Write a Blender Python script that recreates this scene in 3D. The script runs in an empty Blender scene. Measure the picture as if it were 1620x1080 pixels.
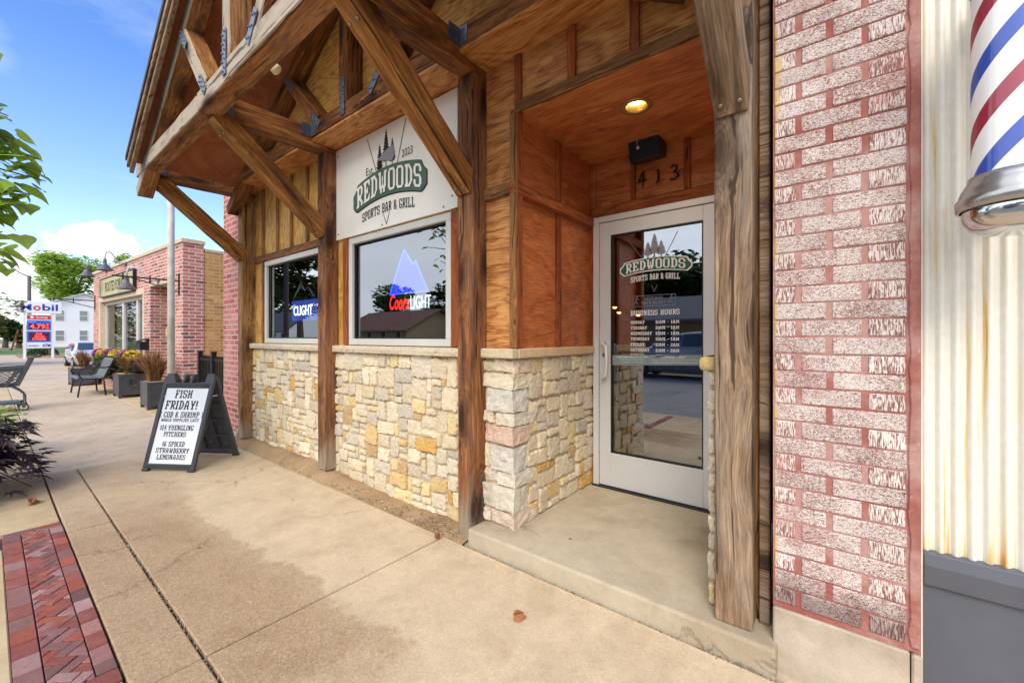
import bpy, bmesh, math, random
from mathutils import Vector, Matrix, noise
R=math.radians
random.seed(7)
S=bpy.context.scene
COL=S.collection
# ---------------------------------------------------------------- camera
cd=bpy.data.cameras.new('camera'); cam=bpy.data.objects.new('camera',cd); COL.objects.link(cam)
cam.location=(0,0,1.31); cam.rotation_euler=(R(90),0,R(38.364))
cd.sensor_width=36; cd.lens=14.6; cd.shift_y=-7/1620; cd.clip_start=.05; cd.clip_end=1500
S.camera=cam
# ---------------------------------------------------------------- sky and sun
SUN_EL,SUN_AZ=44,152          # azimuth measured from +y clockwise: sun over the street behind the camera
def nn(nt,t,props=None,**ins):
    n=nt.nodes.new('ShaderNode'+t)
    for k,v in (props or {}).items(): setattr(n,k,v)
    for k,v in ins.items():
        s=n.inputs[int(k[1:])] if k[0]=='i' and k[1:].isdigit() else n.inputs[k.replace('_',' ')]
        if isinstance(v,bpy.types.NodeSocket): nt.links.new(v,s)
        elif isinstance(v,bpy.types.Node): nt.links.new(v.outputs[0],s)
        else: s.default_value=v
    return n
def ramp(nt,fac,stops,interp='LINEAR'):
    n=nt.nodes.new('ShaderNodeValToRGB'); cr=n.color_ramp; cr.interpolation=interp
    while len(cr.elements)<len(stops): cr.elements.new(.5)
    for e,(p,c) in zip(cr.elements,stops):
        e.position=p; e.color=(c,c,c,1) if isinstance(c,(int,float)) else (*c[:3],1)
    nt.links.new(fac if isinstance(fac,bpy.types.NodeSocket) else fac.outputs[0],n.inputs[0])
    return n.outputs[0]
def mix(nt,fac,a,b,blend='MIX'):
    n=nt.nodes.new('ShaderNodeMix'); n.data_type='RGBA'; n.blend_type=blend
    for i,v in ((0,fac),(6,a),(7,b)):
        if isinstance(v,bpy.types.NodeSocket): nt.links.new(v,n.inputs[i])
        elif i==0: n.inputs[0].default_value=v
        else: n.inputs[i].default_value=(*v[:3],1)
    return n.outputs[2]
def math_(nt,op,a,b=0.,clamp=False):
    n=nt.nodes.new('ShaderNodeMath'); n.operation=op; n.use_clamp=clamp
    for i,v in ((0,a),(1,b)):
        if isinstance(v,bpy.types.NodeSocket): nt.links.new(v,n.inputs[i])
        else: n.inputs[i].default_value=v
    return n.outputs[0]
def c(r,g,b):
    f=lambda x:(x/255/12.92 if x/255<=.04045 else ((x/255+.055)/1.055)**2.4)
    return (f(r),f(g),f(b))
W=bpy.data.worlds.new('World'); S.world=W; W.use_nodes=True
nt=W.node_tree; nt.nodes.clear()
sky=nn(nt,'TexSky',dict(sky_type='NISHITA',sun_disc=False,sun_elevation=R(SUN_EL),sun_rotation=R(SUN_AZ),air_density=1.0,dust_density=.6,ozone_density=2.0))
tc=nn(nt,'TexCoord'); sep=nn(nt,'SeparateXYZ',Vector=tc.outputs['Generated'])
zz=sep.outputs[2]
mp=nn(nt,'Mapping',Vector=tc.outputs['Generated'],Scale=(1,1,2.2),Location=(.32,.1,.05))
n1=nn(nt,'TexNoise',Vector=mp,Scale=4.2,Detail=9,Roughness=.55,Distortion=.25)
nf=nn(nt,'TexNoise',Vector=tc.outputs['Generated'],Scale=17,Detail=9,Roughness=.55,Distortion=.2)
def cloud(d,rad,flat):   # one cumulus heap in direction d
    v=nn(nt,'VectorMath',dict(operation='SUBTRACT'),i0=tc.outputs['Generated'],i1=d); v=nn(nt,'VectorMath',dict(operation='MULTIPLY'),i0=v.outputs[0],i1=(1,1,flat))
    l=nn(nt,'VectorMath',dict(operation='LENGTH'),i0=v.outputs[0])
    f=math_(nt,'ADD',math_(nt,'SUBTRACT',1.,math_(nt,'DIVIDE',l.outputs['Value'],rad)),math_(nt,'MULTIPLY',math_(nt,'SUBTRACT',nf.outputs[0],.5),3.2))
    return ramp(nt,f,[(.12,0),(.5,1)])
cl=math_(nt,'MAXIMUM',cloud((-.978,.125,.158),.085,2.6),cloud((-.994,.03,.10),.11,2.2))
cl=math_(nt,'MAXIMUM',cl,cloud((-.80,.58,.14),.2,2.4)); cl=math_(nt,'MAXIMUM',cl,cloud((.5,.8,.2),.3,2.4))
n2=nn(nt,'TexNoise',Vector=nn(nt,'Mapping',Vector=tc.outputs['Generated'],Scale=(1.2,1.2,5),Rotation=(0,R(12),R(-25))),Scale=2.2,Detail=7,Roughness=.6,Distortion=.6)
wisp=math_(nt,'MULTIPLY',ramp(nt,n2.outputs[0],[(.44,0),(.85,1)]),.32)
cl=math_(nt,'MAXIMUM',cl,wisp)
hz=ramp(nt,zz,[(0,.5),(.08,.25),(.25,.08),(.45,0)])
cl=math_(nt,'MAXIMUM',cl,hz)
south=ramp(nt,math_(nt,'ADD',math_(nt,'MULTIPLY',sep.outputs[1],-1.0),math_(nt,'MULTIPLY',n1.outputs[0],.5)),[(.25,0),(.62,.93)])
cl2=math_(nt,'MAXIMUM',cl,south)
hs=nn(nt,'HueSaturation',Hue=.512,Saturation=1.25,Value=1.2,Color=sky)
grey=mix(nt,n2.outputs[0],(6.0,6.5,7.2),(9.2,9.5,9.9))
cloudc=mix(nt,south,(5.6,5.8,6.1),grey)
skyc=mix(nt,cl2,hs.outputs[0],cloudc)
bg=nn(nt,'Background',Color=skyc,Strength=.125)
nt.links.new(bg.outputs[0],nn(nt,'OutputWorld').inputs[0])
sd=bpy.data.lights.new('sun','SUN'); so=bpy.data.objects.new('sun',sd); COL.objects.link(so)
sd.energy=1.15; sd.angle=R(25); sd.color=(1,.93,.83)
az=R(SUN_AZ); tosun=Vector((math.sin(az)*math.cos(R(SUN_EL)),math.cos(az)*math.cos(R(SUN_EL)),math.sin(R(SUN_EL))))
so.rotation_euler=(-tosun).to_track_quat('-Z','Y').to_euler(); so.location=(0,-5,12)
vs=S.view_settings; vs.view_transform='Standard'; vs.look='None'; vs.exposure=1.04; vs.gamma=1
S.cycles.max_bounces=10; S.cycles.diffuse_bounces=5; S.cycles.transparent_max_bounces=12
try: S.cycles.use_denoising=True
except Exception: pass
# ---------------------------------------------------------------- mesh helpers
class MB:
    def __init__(s): s.v=[]; s.f=[]; s.c=[]
    def add(s,vs,fs,col=None):
        o=len(s.v); s.v+= [tuple(v) for v in vs]; s.f+=[tuple(i+o for i in f) for f in fs]; s.c+=[col]*len(fs)
    def box(s,x0,x1,y0,y1,z0,z1,col=None):
        s.add([(x,y,z) for z in(z0,z1) for y in(y0,y1) for x in(x0,x1)],[(0,2,3,1),(4,5,7,6),(0,1,5,4),(2,6,7,3),(0,4,6,2),(1,3,7,5)],col); return s
    def obox(s,p0,p1,w,h,up=(0,0,1),col=None):
        p0,p1=Vector(p0),Vector(p1); X=(p1-p0).normalized(); Y=Vector(up).cross(X)
        if Y.length<1e-4: Y=Vector((0,1,0))
        Y.normalize(); Z=X.cross(Y)
        s.add([p+Y*(a*w/2)+Z*(b*h/2) for b in(-1,1) for p in(p0,p1) for a in(-1,1)],[(0,1,3,2),(4,6,7,5),(0,4,5,1),(2,3,7,6),(0,2,6,4),(1,5,7,3)],col); return s
    def tube(s,pts,r,n=8,cap=True,col=None):
        pts=[Vector(p) for p in pts]; m=len(pts); rs=r if isinstance(r,(list,tuple)) else [r]*m
        o=len(s.v); prev=None
        for i,p in enumerate(pts):
            t=(pts[min(i+1,m-1)]-pts[max(i-1,0)]).normalized()
            a=prev if prev is not None else (Vector((0,0,1)) if abs(t.z)<.9 else Vector((1,0,0)))
            a=(a-t*a.dot(t)).normalized(); prev=a; b=t.cross(a)
            s.v+=[tuple(p+(a*math.cos(k*math.tau/n)+b*math.sin(k*math.tau/n))*rs[i]) for k in range(n)]
        fs=[(o+i*n+k,o+i*n+(k+1)%n,o+(i+1)*n+(k+1)%n,o+(i+1)*n+k) for i in range(m-1) for k in range(n)]
        if cap: fs+=[tuple(o+k for k in range(n-1,-1,-1)),tuple(o+(m-1)*n+k for k in range(n))]
        s.f+=fs; s.c+=[col]*len(fs); return s
    def lathe(s,prof,cen=(0,0,0),n=24,col=None,axis='Z'):
        o=len(s.v); m=len(prof); cx,cy,cz=cen
        for r,h in prof:
            for k in range(n):
                a=math.cos(k*math.tau/n)*r; b=math.sin(k*math.tau/n)*r
                s.v.append((cx+a,cy+b,cz+h) if axis=='Z' else ((cx+a,cy+h,cz+b) if axis=='Y' else (cx+h,cy+a,cz+b)))
        fs=[(o+i*n+k,o+i*n+(k+1)%n,o+(i+1)*n+(k+1)%n,o+(i+1)*n+k) for i in range(m-1) for k in range(n)]
        s.f+=fs; s.c+=[col]*len(fs); return s
    def ball(s,cen,r,n=10,sc=(1,1,1),col=None):
        prof=[(math.sin(i*math.pi/n)*r+1e-5,-math.cos(i*math.pi/n)*r) for i in range(n+1)]
        o=len(s.v); s.lathe(prof,n=n+2,col=col)
        s.v[o:]=[(cen[0]+v[0]*sc[0],cen[1]+v[1]*sc[1],cen[2]+v[2]*sc[2]) for v in s.v[o:]]; return s
    def prism(s,poly,y0,y1,col=None):   # polygon in x,z pushed through y
        n=len(poly); s.add([(x,y0,z) for x,z in poly]+[(x,y1,z) for x,z in poly],[tuple(range(n)),tuple(range(2*n-1,n-1,-1))]+[(i,i+n,(i+1)%n+n,(i+1)%n) for i in range(n)],col); return s
WL={}; ML={}
def empty(name,label,cat,loc=(0,0,0),rz=0,group=None,parent=None):
    o=bpy.data.objects.new(name,None); COL.objects.link(o); o.location=loc; o.rotation_euler=(0,0,rz); o.empty_display_size=.1
    WL[o.name]=Vector(loc); tag(o,label,cat,group); return o
def tag(o,label=None,cat=None,group=None,kind=None):
    for k,v in (('label',label),('category',cat),('group',group),('kind',kind)):
        if v: o[k]=v
    return o
def obj(name,mb,mat,parent=None,loc=None,bevel=0,smooth=False,local=False,label=None,seg=1):
    """mesh given in world coordinates (or in the parent's own coordinates when local)"""
    me=bpy.data.meshes.new(name); base=Vector(loc) if loc is not None else (WL[parent.name] if parent and not local else Vector((0,0,0)))
    me.from_pydata([tuple(Vector(v)-base) for v in mb.v],[],mb.f); me.update()
    bm=bmesh.new(); bm.from_mesh(me); bmesh.ops.recalc_face_normals(bm,faces=bm.faces) if len(bm.faces)<60000 and not getattr(mb,'nofix',False) else None; bm.to_mesh(me); bm.free()
    if any(x is not None for x in mb.c):
        at=me.color_attributes.new('Col','FLOAT_COLOR','CORNER'); i=0; buf=[]
        for f,cc in zip(mb.f,mb.c):
            buf+= [*(cc or (1,1,1))[:3],1.]*len(f)
        at.data.foreach_set('color',buf)
    if smooth:
        me.polygons.foreach_set('use_smooth',[True]*len(me.polygons))
    me.materials.append(mat)
    o=bpy.data.objects.new(name,me); COL.objects.link(o)
    WL[o.name]=base if not local else Vector((0,0,0))
    if parent:
        o.parent=parent; o.location=base-WL[parent.name] if not local else base
    else: o.location=base
    if bevel:
        b=o.modifiers.new('b','BEVEL'); b.width=bevel; b.segments=seg; b.limit_method='ANGLE'; b.angle_limit=R(40)
    if label: o['label']=label
    return o
def beam(name,p0,p1,w,h,mat,parent,up=(0,0,1),bevel=.007,wob=.0025,seg=10,label=None):
    """timber with its grain along its own local X axis"""
    p0,p1=Vector(p0),Vector(p1); L=(p1-p0).length; X=(p1-p0)/L; Y=Vector(up).cross(X)
    if Y.length<1e-4: Y=Vector((0,1,0)).cross(X)
    Y.normalize(); Z=X.cross(Y)
    mb=MB(); rr=random.Random(hash(name)%97+int(L*1000))
    for i in range(seg+1):
        for a,b in((-1,-1),(1,-1),(1,1),(-1,1)):
            j=lambda:rr.uniform(-wob,wob)
            mb.v.append((L*i/seg,a*w/2+j(),b*h/2+j()))
    for i in range(seg):
        for k in range(4): mb.f.append((i*4+k,i*4+(k+1)%4,i*4+4+(k+1)%4,i*4+4+k))
    mb.f+=[(3,2,1,0),tuple(seg*4+k for k in range(4))]; mb.c=[None]*len(mb.f)
    o=obj(name,mb,mat,None,loc=(0,0,0),bevel=bevel,label=label)
    M=Matrix((X,Y,Z)).transposed().to_4x4(); M.translation=p0-(WL[parent.name] if parent else Vector((0,0,0)))
    if parent: o.parent=parent
    o.matrix_local=M; WL[o.name]=p0; M2=M.copy(); M2.translation=p0; ML[o.name]=M2
    return o
def sub(o_parent,name,mb,mat,bevel=0,smooth=False):
    """sub-part of a rotated timber: mesh in world coordinates moved into the timber's own frame"""
    Mi=ML[o_parent.name].inverted()
    mb.v=[tuple(Mi@Vector(v)) for v in mb.v]
    o=obj(name,mb,mat,None,loc=(0,0,0),bevel=bevel,smooth=smooth); o.parent=o_parent; return o
# ---------------------------------------------------------------- materials
def newmat(name):
    m=bpy.data.materials.new(name); m.use_nodes=True; nt=m.node_tree; nt.nodes.clear()
    p=nn(nt,'BsdfPrincipled'); nt.links.new(p.outputs[0],nn(nt,'OutputMaterial').inputs[0]); return m,nt,p
def setp(nt,p,**k):
    for a,v in k.items():
        s=p.inputs[a.replace('_',' ')]
        if isinstance(v,bpy.types.NodeSocket): nt.links.new(v,s)
        elif isinstance(v,tuple) and len(v)==3: s.default_value=(*v,1)
        else: s.default_value=v
def bump(nt,p,h,strength=.3,dist=.01,prev=None):
    b=nn(nt,'Bump',Strength=strength,Distance=dist,Height=h)
    nt.links.new(b.outputs[0],p.inputs['Normal']); return b
def plain(name,col,rough=.5,metal=0.,var=.12,scale=9.,bmp=0.,spec=.5,coat=0.):
    m,nt,p=newmat(name); t=nn(nt,'TexCoord')
    n=nn(nt,'TexNoise',Vector=t.outputs['Object'],Scale=scale,Detail=6,Roughness=.6)
    lo=tuple(x*(1-var) for x in col); hi=tuple(min(1,x*(1+var)) for x in col)
    setp(nt,p,Base_Color=ramp(nt,n.outputs[0],[(.3,lo),(.7,hi)]),Roughness=ramp(nt,n.outputs[0],[(.3,max(0,rough-.08)),(.7,min(1,rough+.08))]),Metallic=metal)
    p.inputs['Specular IOR Level'].default_value=spec; p.inputs['Coat Weight'].default_value=coat
    if bmp: bump(nt,p,n.outputs[0],bmp,.004)
    return m
def emis(name,col,s):
    m,nt,p=newmat(name); setp(nt,p,Base_Color=tuple(x*.5 for x in col),Emission_Color=col,Emission_Strength=s,Roughness=.4); return m
def wood(name,dark,mid,light,weather,wamt=.5,axis='X',rough=.75,knots=True,splash=False,face=None,stain=.8):
    """sawn timber: long grain streaks, knots, weathering, dark stain; splash = greyed foot, face = weathered street face"""
    m,nt,p=newmat(name); t=nn(nt,'TexCoord'); oi=nn(nt,'ObjectInfo')
    off=nn(nt,'CombineXYZ',X=math_(nt,'MULTIPLY',oi.outputs['Random'],37.),Y=math_(nt,'MULTIPLY',oi.outputs['Random'],11.),Z=math_(nt,'MULTIPLY',oi.outputs['Random'],23.))
    v=nn(nt,'VectorMath',dict(operation='ADD'),i0=t.outputs['Object'],i1=off.outputs[0])
    P=lambda a,b:{'X':(a,b,b),'Y':(b,a,b),'Z':(b,b,a)}[axis]
    warp=nn(nt,'TexNoise',Vector=nn(nt,'Mapping',Vector=v.outputs[0],Scale=P(.7,2)),Scale=2.2,Detail=3)
    v2=nn(nt,'VectorMath',dict(operation='MULTIPLY_ADD'),i0=warp.outputs['Color'],i1=(.07,.07,.07),i2=v.outputs[0])
    sv=nn(nt,'SeparateXYZ',Vector=v2.outputs[0]); ai={'X':0,'Y':1,'Z':2}[axis]; oth=[k for k in(0,1,2) if k!=ai]
    kv=nn(nt,'CombineXYZ',X=math_(nt,'MULTIPLY',sv.outputs[ai],1.15),Y=math_(nt,'MULTIPLY',math_(nt,'ADD',sv.outputs[oth[0]],sv.outputs[oth[1]]),3.6))
    kn=nn(nt,'TexVoronoi',dict(voronoi_dimensions='2D'),Vector=kv,Scale=1.)
    kd=kn.outputs['Distance']
    bend=nn(nt,'VectorMath',dict(operation='MULTIPLY_ADD'),i0=nn(nt,'CombineXYZ',X=ramp(nt,kd,[(0,1),(.35,0)]),Y=ramp(nt,kd,[(0,1),(.35,0)]),Z=ramp(nt,kd,[(0,1),(.35,0)])),i1=(.06,.06,.06),i2=v2.outputs[0])
    g=nn(nt,'TexNoise',Vector=nn(nt,'Mapping',Vector=bend.outputs[0],Scale=P(.8,9)),Scale=3.4,Detail=9,Roughness=.7,Distortion=.5)
    streak=nn(nt,'TexNoise',Vector=nn(nt,'Mapping',Vector=bend.outputs[0],Scale=P(.35,13)),Scale=2.,Detail=5,Roughness=.6)
    fine=nn(nt,'TexNoise',Vector=nn(nt,'Mapping',Vector=bend.outputs[0],Scale=P(3,80)),Scale=2.,Detail=4,Roughness=.65)
    base=ramp(nt,g.outputs['Fac'],[(.28,dark),(.5,mid),(.72,light)])
    base=mix(nt,.55,base,ramp(nt,streak.outputs[0],[(.34,.2),(.47,.85),(.6,1.1)]),'MULTIPLY')
    base=mix(nt,.6,base,ramp(nt,fine.outputs[0],[(.34,.25),(.58,1.12)]),'MULTIPLY')
    ckn=nn(nt,'TexNoise',Vector=nn(nt,'Mapping',Vector=bend.outputs[0],Scale=P(.5,42)),Scale=1.,Detail=2,Roughness=.5); ckf=ramp(nt,ckn.outputs[0],[(.335,.85),(.375,0)])
    wn=nn(nt,'TexNoise',Vector=nn(nt,'Mapping',Vector=v.outputs[0],Scale=P(.6,2.2)),Scale=1.6,Detail=6,Roughness=.65)
    wf=math_(nt,'MULTIPLY',ramp(nt,wn.outputs[0],[(.40,0),(.62,1)]),wamt)
    sx=nn(nt,'SeparateXYZ',Vector=t.outputs['Object'])
    if splash: wf=math_(nt,'MAXIMUM',wf,ramp(nt,math_(nt,'ADD',sx.outputs[0],math_(nt,'MULTIPLY',math_(nt,'SUBTRACT',streak.outputs[0],.5),.9)),[(.08,.9),(.38,0)]))
    if face:
        ny=nn(nt,'SeparateXYZ',Vector=nn(nt,'NewGeometry').outputs['Normal']); wf=math_(nt,'MAXIMUM',math_(nt,'MULTIPLY',wf,.3),ramp(nt,math_(nt,'MULTIPLY',ny.outputs[1],-1.),[(.4,0),(.8,face)]))
    base=mix(nt,wf,base,mix(nt,fine.outputs[0],tuple(x*.5 for x in weather),weather))
    st=nn(nt,'TexNoise',Vector=nn(nt,'Mapping',Vector=v.outputs[0],Location=(5,3,9),Scale=P(.8,2)),Scale=1.6,Detail=6,Roughness=.7,Distortion=.6)
    base=mix(nt,math_(nt,'MULTIPLY',ramp(nt,st.outputs[0],[(.53,0),(.66,1)]),stain),base,tuple(x*.42 for x in dark))
    if knots:
        kdn=math_(nt,'ADD',kd,math_(nt,'MULTIPLY',math_(nt,'SUBTRACT',fine.outputs[0],.5),.06))
        rg=math_(nt,'MULTIPLY',ramp(nt,math_(nt,'SINE',math_(nt,'MULTIPLY',kd,150.)),[(.3,0),(.9,.7)]),ramp(nt,kd,[(.1,.9),(.24,0)]))
        base=mix(nt,rg,base,tuple(x*.6 for x in dark)); base=mix(nt,ramp(nt,kdn,[(.05,.95),(.09,.75),(.16,.3),(.26,0)]),base,tuple(x*.45 for x in dark))
    base=mix(nt,ckf,base,tuple(x*.35 for x in dark))
    setp(nt,p,Base_Color=base,Roughness=rough)
    p.inputs['Specular IOR Level'].default_value=.3
    bump(nt,p,mix(nt,.55,streak.outputs[0],fine.outputs[0]),.65,.008)
    return m
def ply(name,cols,axis=0,scale=1.,rough=.6,gloss=.4,bands=60.,con=.8):
    """rotary-cut plywood: fine dark grain lines wandering round contour-like figures, patches of stain, football patches"""
    m,nt,p=newmat(name); t=nn(nt,'TexCoord')
    P=lambda a,b:((a,b,b),(b,b,a),(b,a,b))[axis]
    mp=nn(nt,'Mapping',Vector=t.outputs['Object'],Scale=tuple(x*scale for x in P(.8,2.6)))
    n=nn(nt,'TexNoise',Vector=mp,Scale=1.5,Detail=3.5,Roughness=.5,Distortion=.5)
    s1=math_(nt,'SINE',math_(nt,'MULTIPLY',n.outputs[0],bands)); band=math_(nt,'ADD',math_(nt,'MULTIPLY',s1,.5),.5)
    fine=nn(nt,'TexNoise',Vector=nn(nt,'Mapping',Vector=t.outputs['Object'],Scale=P(4,62)),Scale=2.,Detail=6,Roughness=.66,Distortion=.25)
    big=nn(nt,'TexNoise',Vector=t.outputs['Object'],Scale=1.9,Detail=5,Roughness=.62)
    f2=ramp(nt,math_(nt,'ADD',math_(nt,'MULTIPLY',band,.36),math_(nt,'MULTIPLY',fine.outputs[0],.95)),[(.32,cols[0]),(.52,cols[2]),(.8,cols[1])])
    a=mix(nt,1.-con,f2,cols[2])
    a=mix(nt,ramp(nt,big.outputs[0],[(.30,.55),(.55,.0)]),a,mix(nt,fine.outputs[0],tuple(x*.55 for x in cols[3]),cols[3]))
    a=mix(nt,.6,a,ramp(nt,fine.outputs[0],[(.33,.3),(.56,1.1)]),'MULTIPLY')
    vo=nn(nt,'TexVoronoi',Vector=nn(nt,'Mapping',Vector=t.outputs['Object'],Scale=P(3,7)),Scale=.8)
    a=mix(nt,ramp(nt,vo.outputs['Distance'],[(.10,.8),(.13,0)]),a,cols[1])
    setp(nt,p,Base_Color=a,Roughness=rough); p.inputs['Specular IOR Level'].default_value=gloss
    bump(nt,p,mix(nt,.5,band,fine.outputs[0]),.3,.003); return m
M={}
M['post_red']=wood('reddish weathered post wood',c(74,36,18),c(134,78,40),c(186,128,70),c(170,156,134),.15,'X',splash=True)
M['post_gold']=wood('golden weathered post wood',c(98,64,32),c(158,112,62),c(196,150,94),c(180,166,144),.3,'X',splash=True)
M['post_grey']=wood('grey weathered post wood',c(92,66,46),c(150,120,92),c(190,164,134),c(178,166,152),.45,'X',stain=.6)
M['beam']=wood('stained brown beam wood',c(74,38,16),c(142,84,38),c(194,136,72),c(156,134,104),.15,'X')
M['brace']=wood('golden brown brace wood',c(92,50,20),c(166,104,46),c(214,160,84),c(160,134,96),.12,'X',stain=.65)
M['truss_grey']=wood('truss wood silvered on its street face',c(96,56,26),c(164,106,54),c(208,156,92),c(206,192,172),.3,'X',face=.85)
M['batten']=wood('batten wood',c(98,60,28),c(154,102,54),c(190,140,82),c(150,120,84),.25,'Z',knots=False,stain=.5)
M['batten_red']=wood('red stained trim wood',c(116,54,26),c(164,86,42),c(192,114,62),c(138,90,60),.2,'Z',knots=False,stain=.4)
M['band']=wood('trim band wood',c(94,58,32),c(142,94,54),c(176,126,80),c(140,112,84),.3,'X',knots=False)
M['band_red']=wood('red stained band wood',c(122,56,24),c(166,88,40),c(190,114,62),c(144,96,64),.2,'X',knots=False,stain=.4)
M['band_side']=wood('red stained side band wood',c(122,56,24),c(166,88,40),c(190,114,62),c(144,96,64),.2,'Y',knots=False,stain=.4)
M['fascia']=wood('fascia board wood',c(110,80,54),c(162,126,92),c(196,164,130),c(172,158,140),.4,'X',knots=False)
M['ply_gold']=ply('golden plywood',[c(104,64,24),c(224,178,100),c(204,152,72),c(186,128,58)],1,1.1,bands=70.)
M['ply_gable']=ply('gable plywood',[c(112,64,22),c(232,180,100),c(212,150,70),c(198,130,60)],0,1.1,bands=70.)
M['ply_red']=ply('red stained plywood',[c(122,64,30),c(210,134,76),c(186,108,56),c(166,92,46)],0,.7,.5,.4,45.,.7)
M['ply_side']=ply('red stained plywood side',[c(128,64,30),c(212,128,74),c(190,106,56),c(172,92,48)],2,.7,.5,.4,45.,.7)
M['ply_orange']=ply('orange stained plywood',[c(104,62,26),c(214,156,92),c(190,122,62),c(164,98,46)],0,1.0,.55,.4,60.)
M['deck']=ply('brown roof deck plywood',[c(120,66,40),c(180,112,74),c(160,94,58),c(136,80,54)],1,.5,.7,.3,30.,.6)
M['steel']=plain('blue grey steel plate',c(112,122,140),.45,.6,.25,14,.2)
M['bolt']=plain('bolt metal',c(150,135,100),.4,.8,.3,60)
M['darkbolt']=plain('dark bolt metal',c(48,50,58),.45,.6,.2,60)
M['alu']=plain('brushed aluminium',c(214,214,212),.4,.15,.04,3,.05)
M['frame']=plain('pale aluminium window frame',c(205,202,194),.45,.1,.05,4)
M['black']=plain('black rubber',c(28,28,30),.6,0,.2,20)
M['blackpl']=plain('dark grey plastic',c(62,64,70),.5,0,.12,12,.1)
M['signwhite']=plain('cream white sign board',c(242,238,230),.35,0,.03,3)
M['white']=plain('white print',c(236,236,234),.5,0,.03,3)
M['ink']=plain('black print',c(20,20,22),.5,0,.1,5)
M['green']=plain('dark green print',c(74,104,92),.5,0,.05,5)
M['dgreen']=plain('forest green decal',c(28,92,70),.5,0,.05,5)
M['greyprint']=plain('grey print',c(138,138,146),.5,0,.05,5)
M['darkroom']=plain('dark interior wall',c(74,50,40),.9,0,.3,1.5)
M['darkfloor']=plain('dark interior floor',c(52,46,42),.6,0,.3,2)
def stone_mat():
    m,nt,p=newmat('cut limestone'); t=nn(nt,'TexCoord'); a=nn(nt,'Attribute',dict(attribute_name='Col'))
    n=nn(nt,'TexNoise',Vector=t.outputs['Object'],Scale=30,Detail=9,Roughness=.74); n2=nn(nt,'TexNoise',Vector=t.outputs['Object'],Scale=7,Detail=5,Roughness=.6,Distortion=.4)
    b=mix(nt,ramp(nt,n2.outputs[0],[(.5,0),(.8,.4)]),a.outputs[0],c(208,176,124))
    b=mix(nt,.5,b,ramp(nt,n.outputs[0],[(.28,.5),(.52,1.05)]),'MULTIPLY')
    pit=nn(nt,'TexVoronoi',Vector=t.outputs['Object'],Scale=75)
    pf=math_(nt,'MULTIPLY',ramp(nt,pit.outputs['Distance'],[(.12,1),(.25,0)]),ramp(nt,n2.outputs[0],[(.5,0),(.6,.7)]))
    b=mix(nt,pf,b,c(120,92,62))
    setp(nt,p,Base_Color=b,Roughness=.9); p.inputs['Specular IOR Level'].default_value=.2
    bump(nt,p,n.outputs[0],1.,.016); return m
M['stone']=stone_mat()
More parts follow.
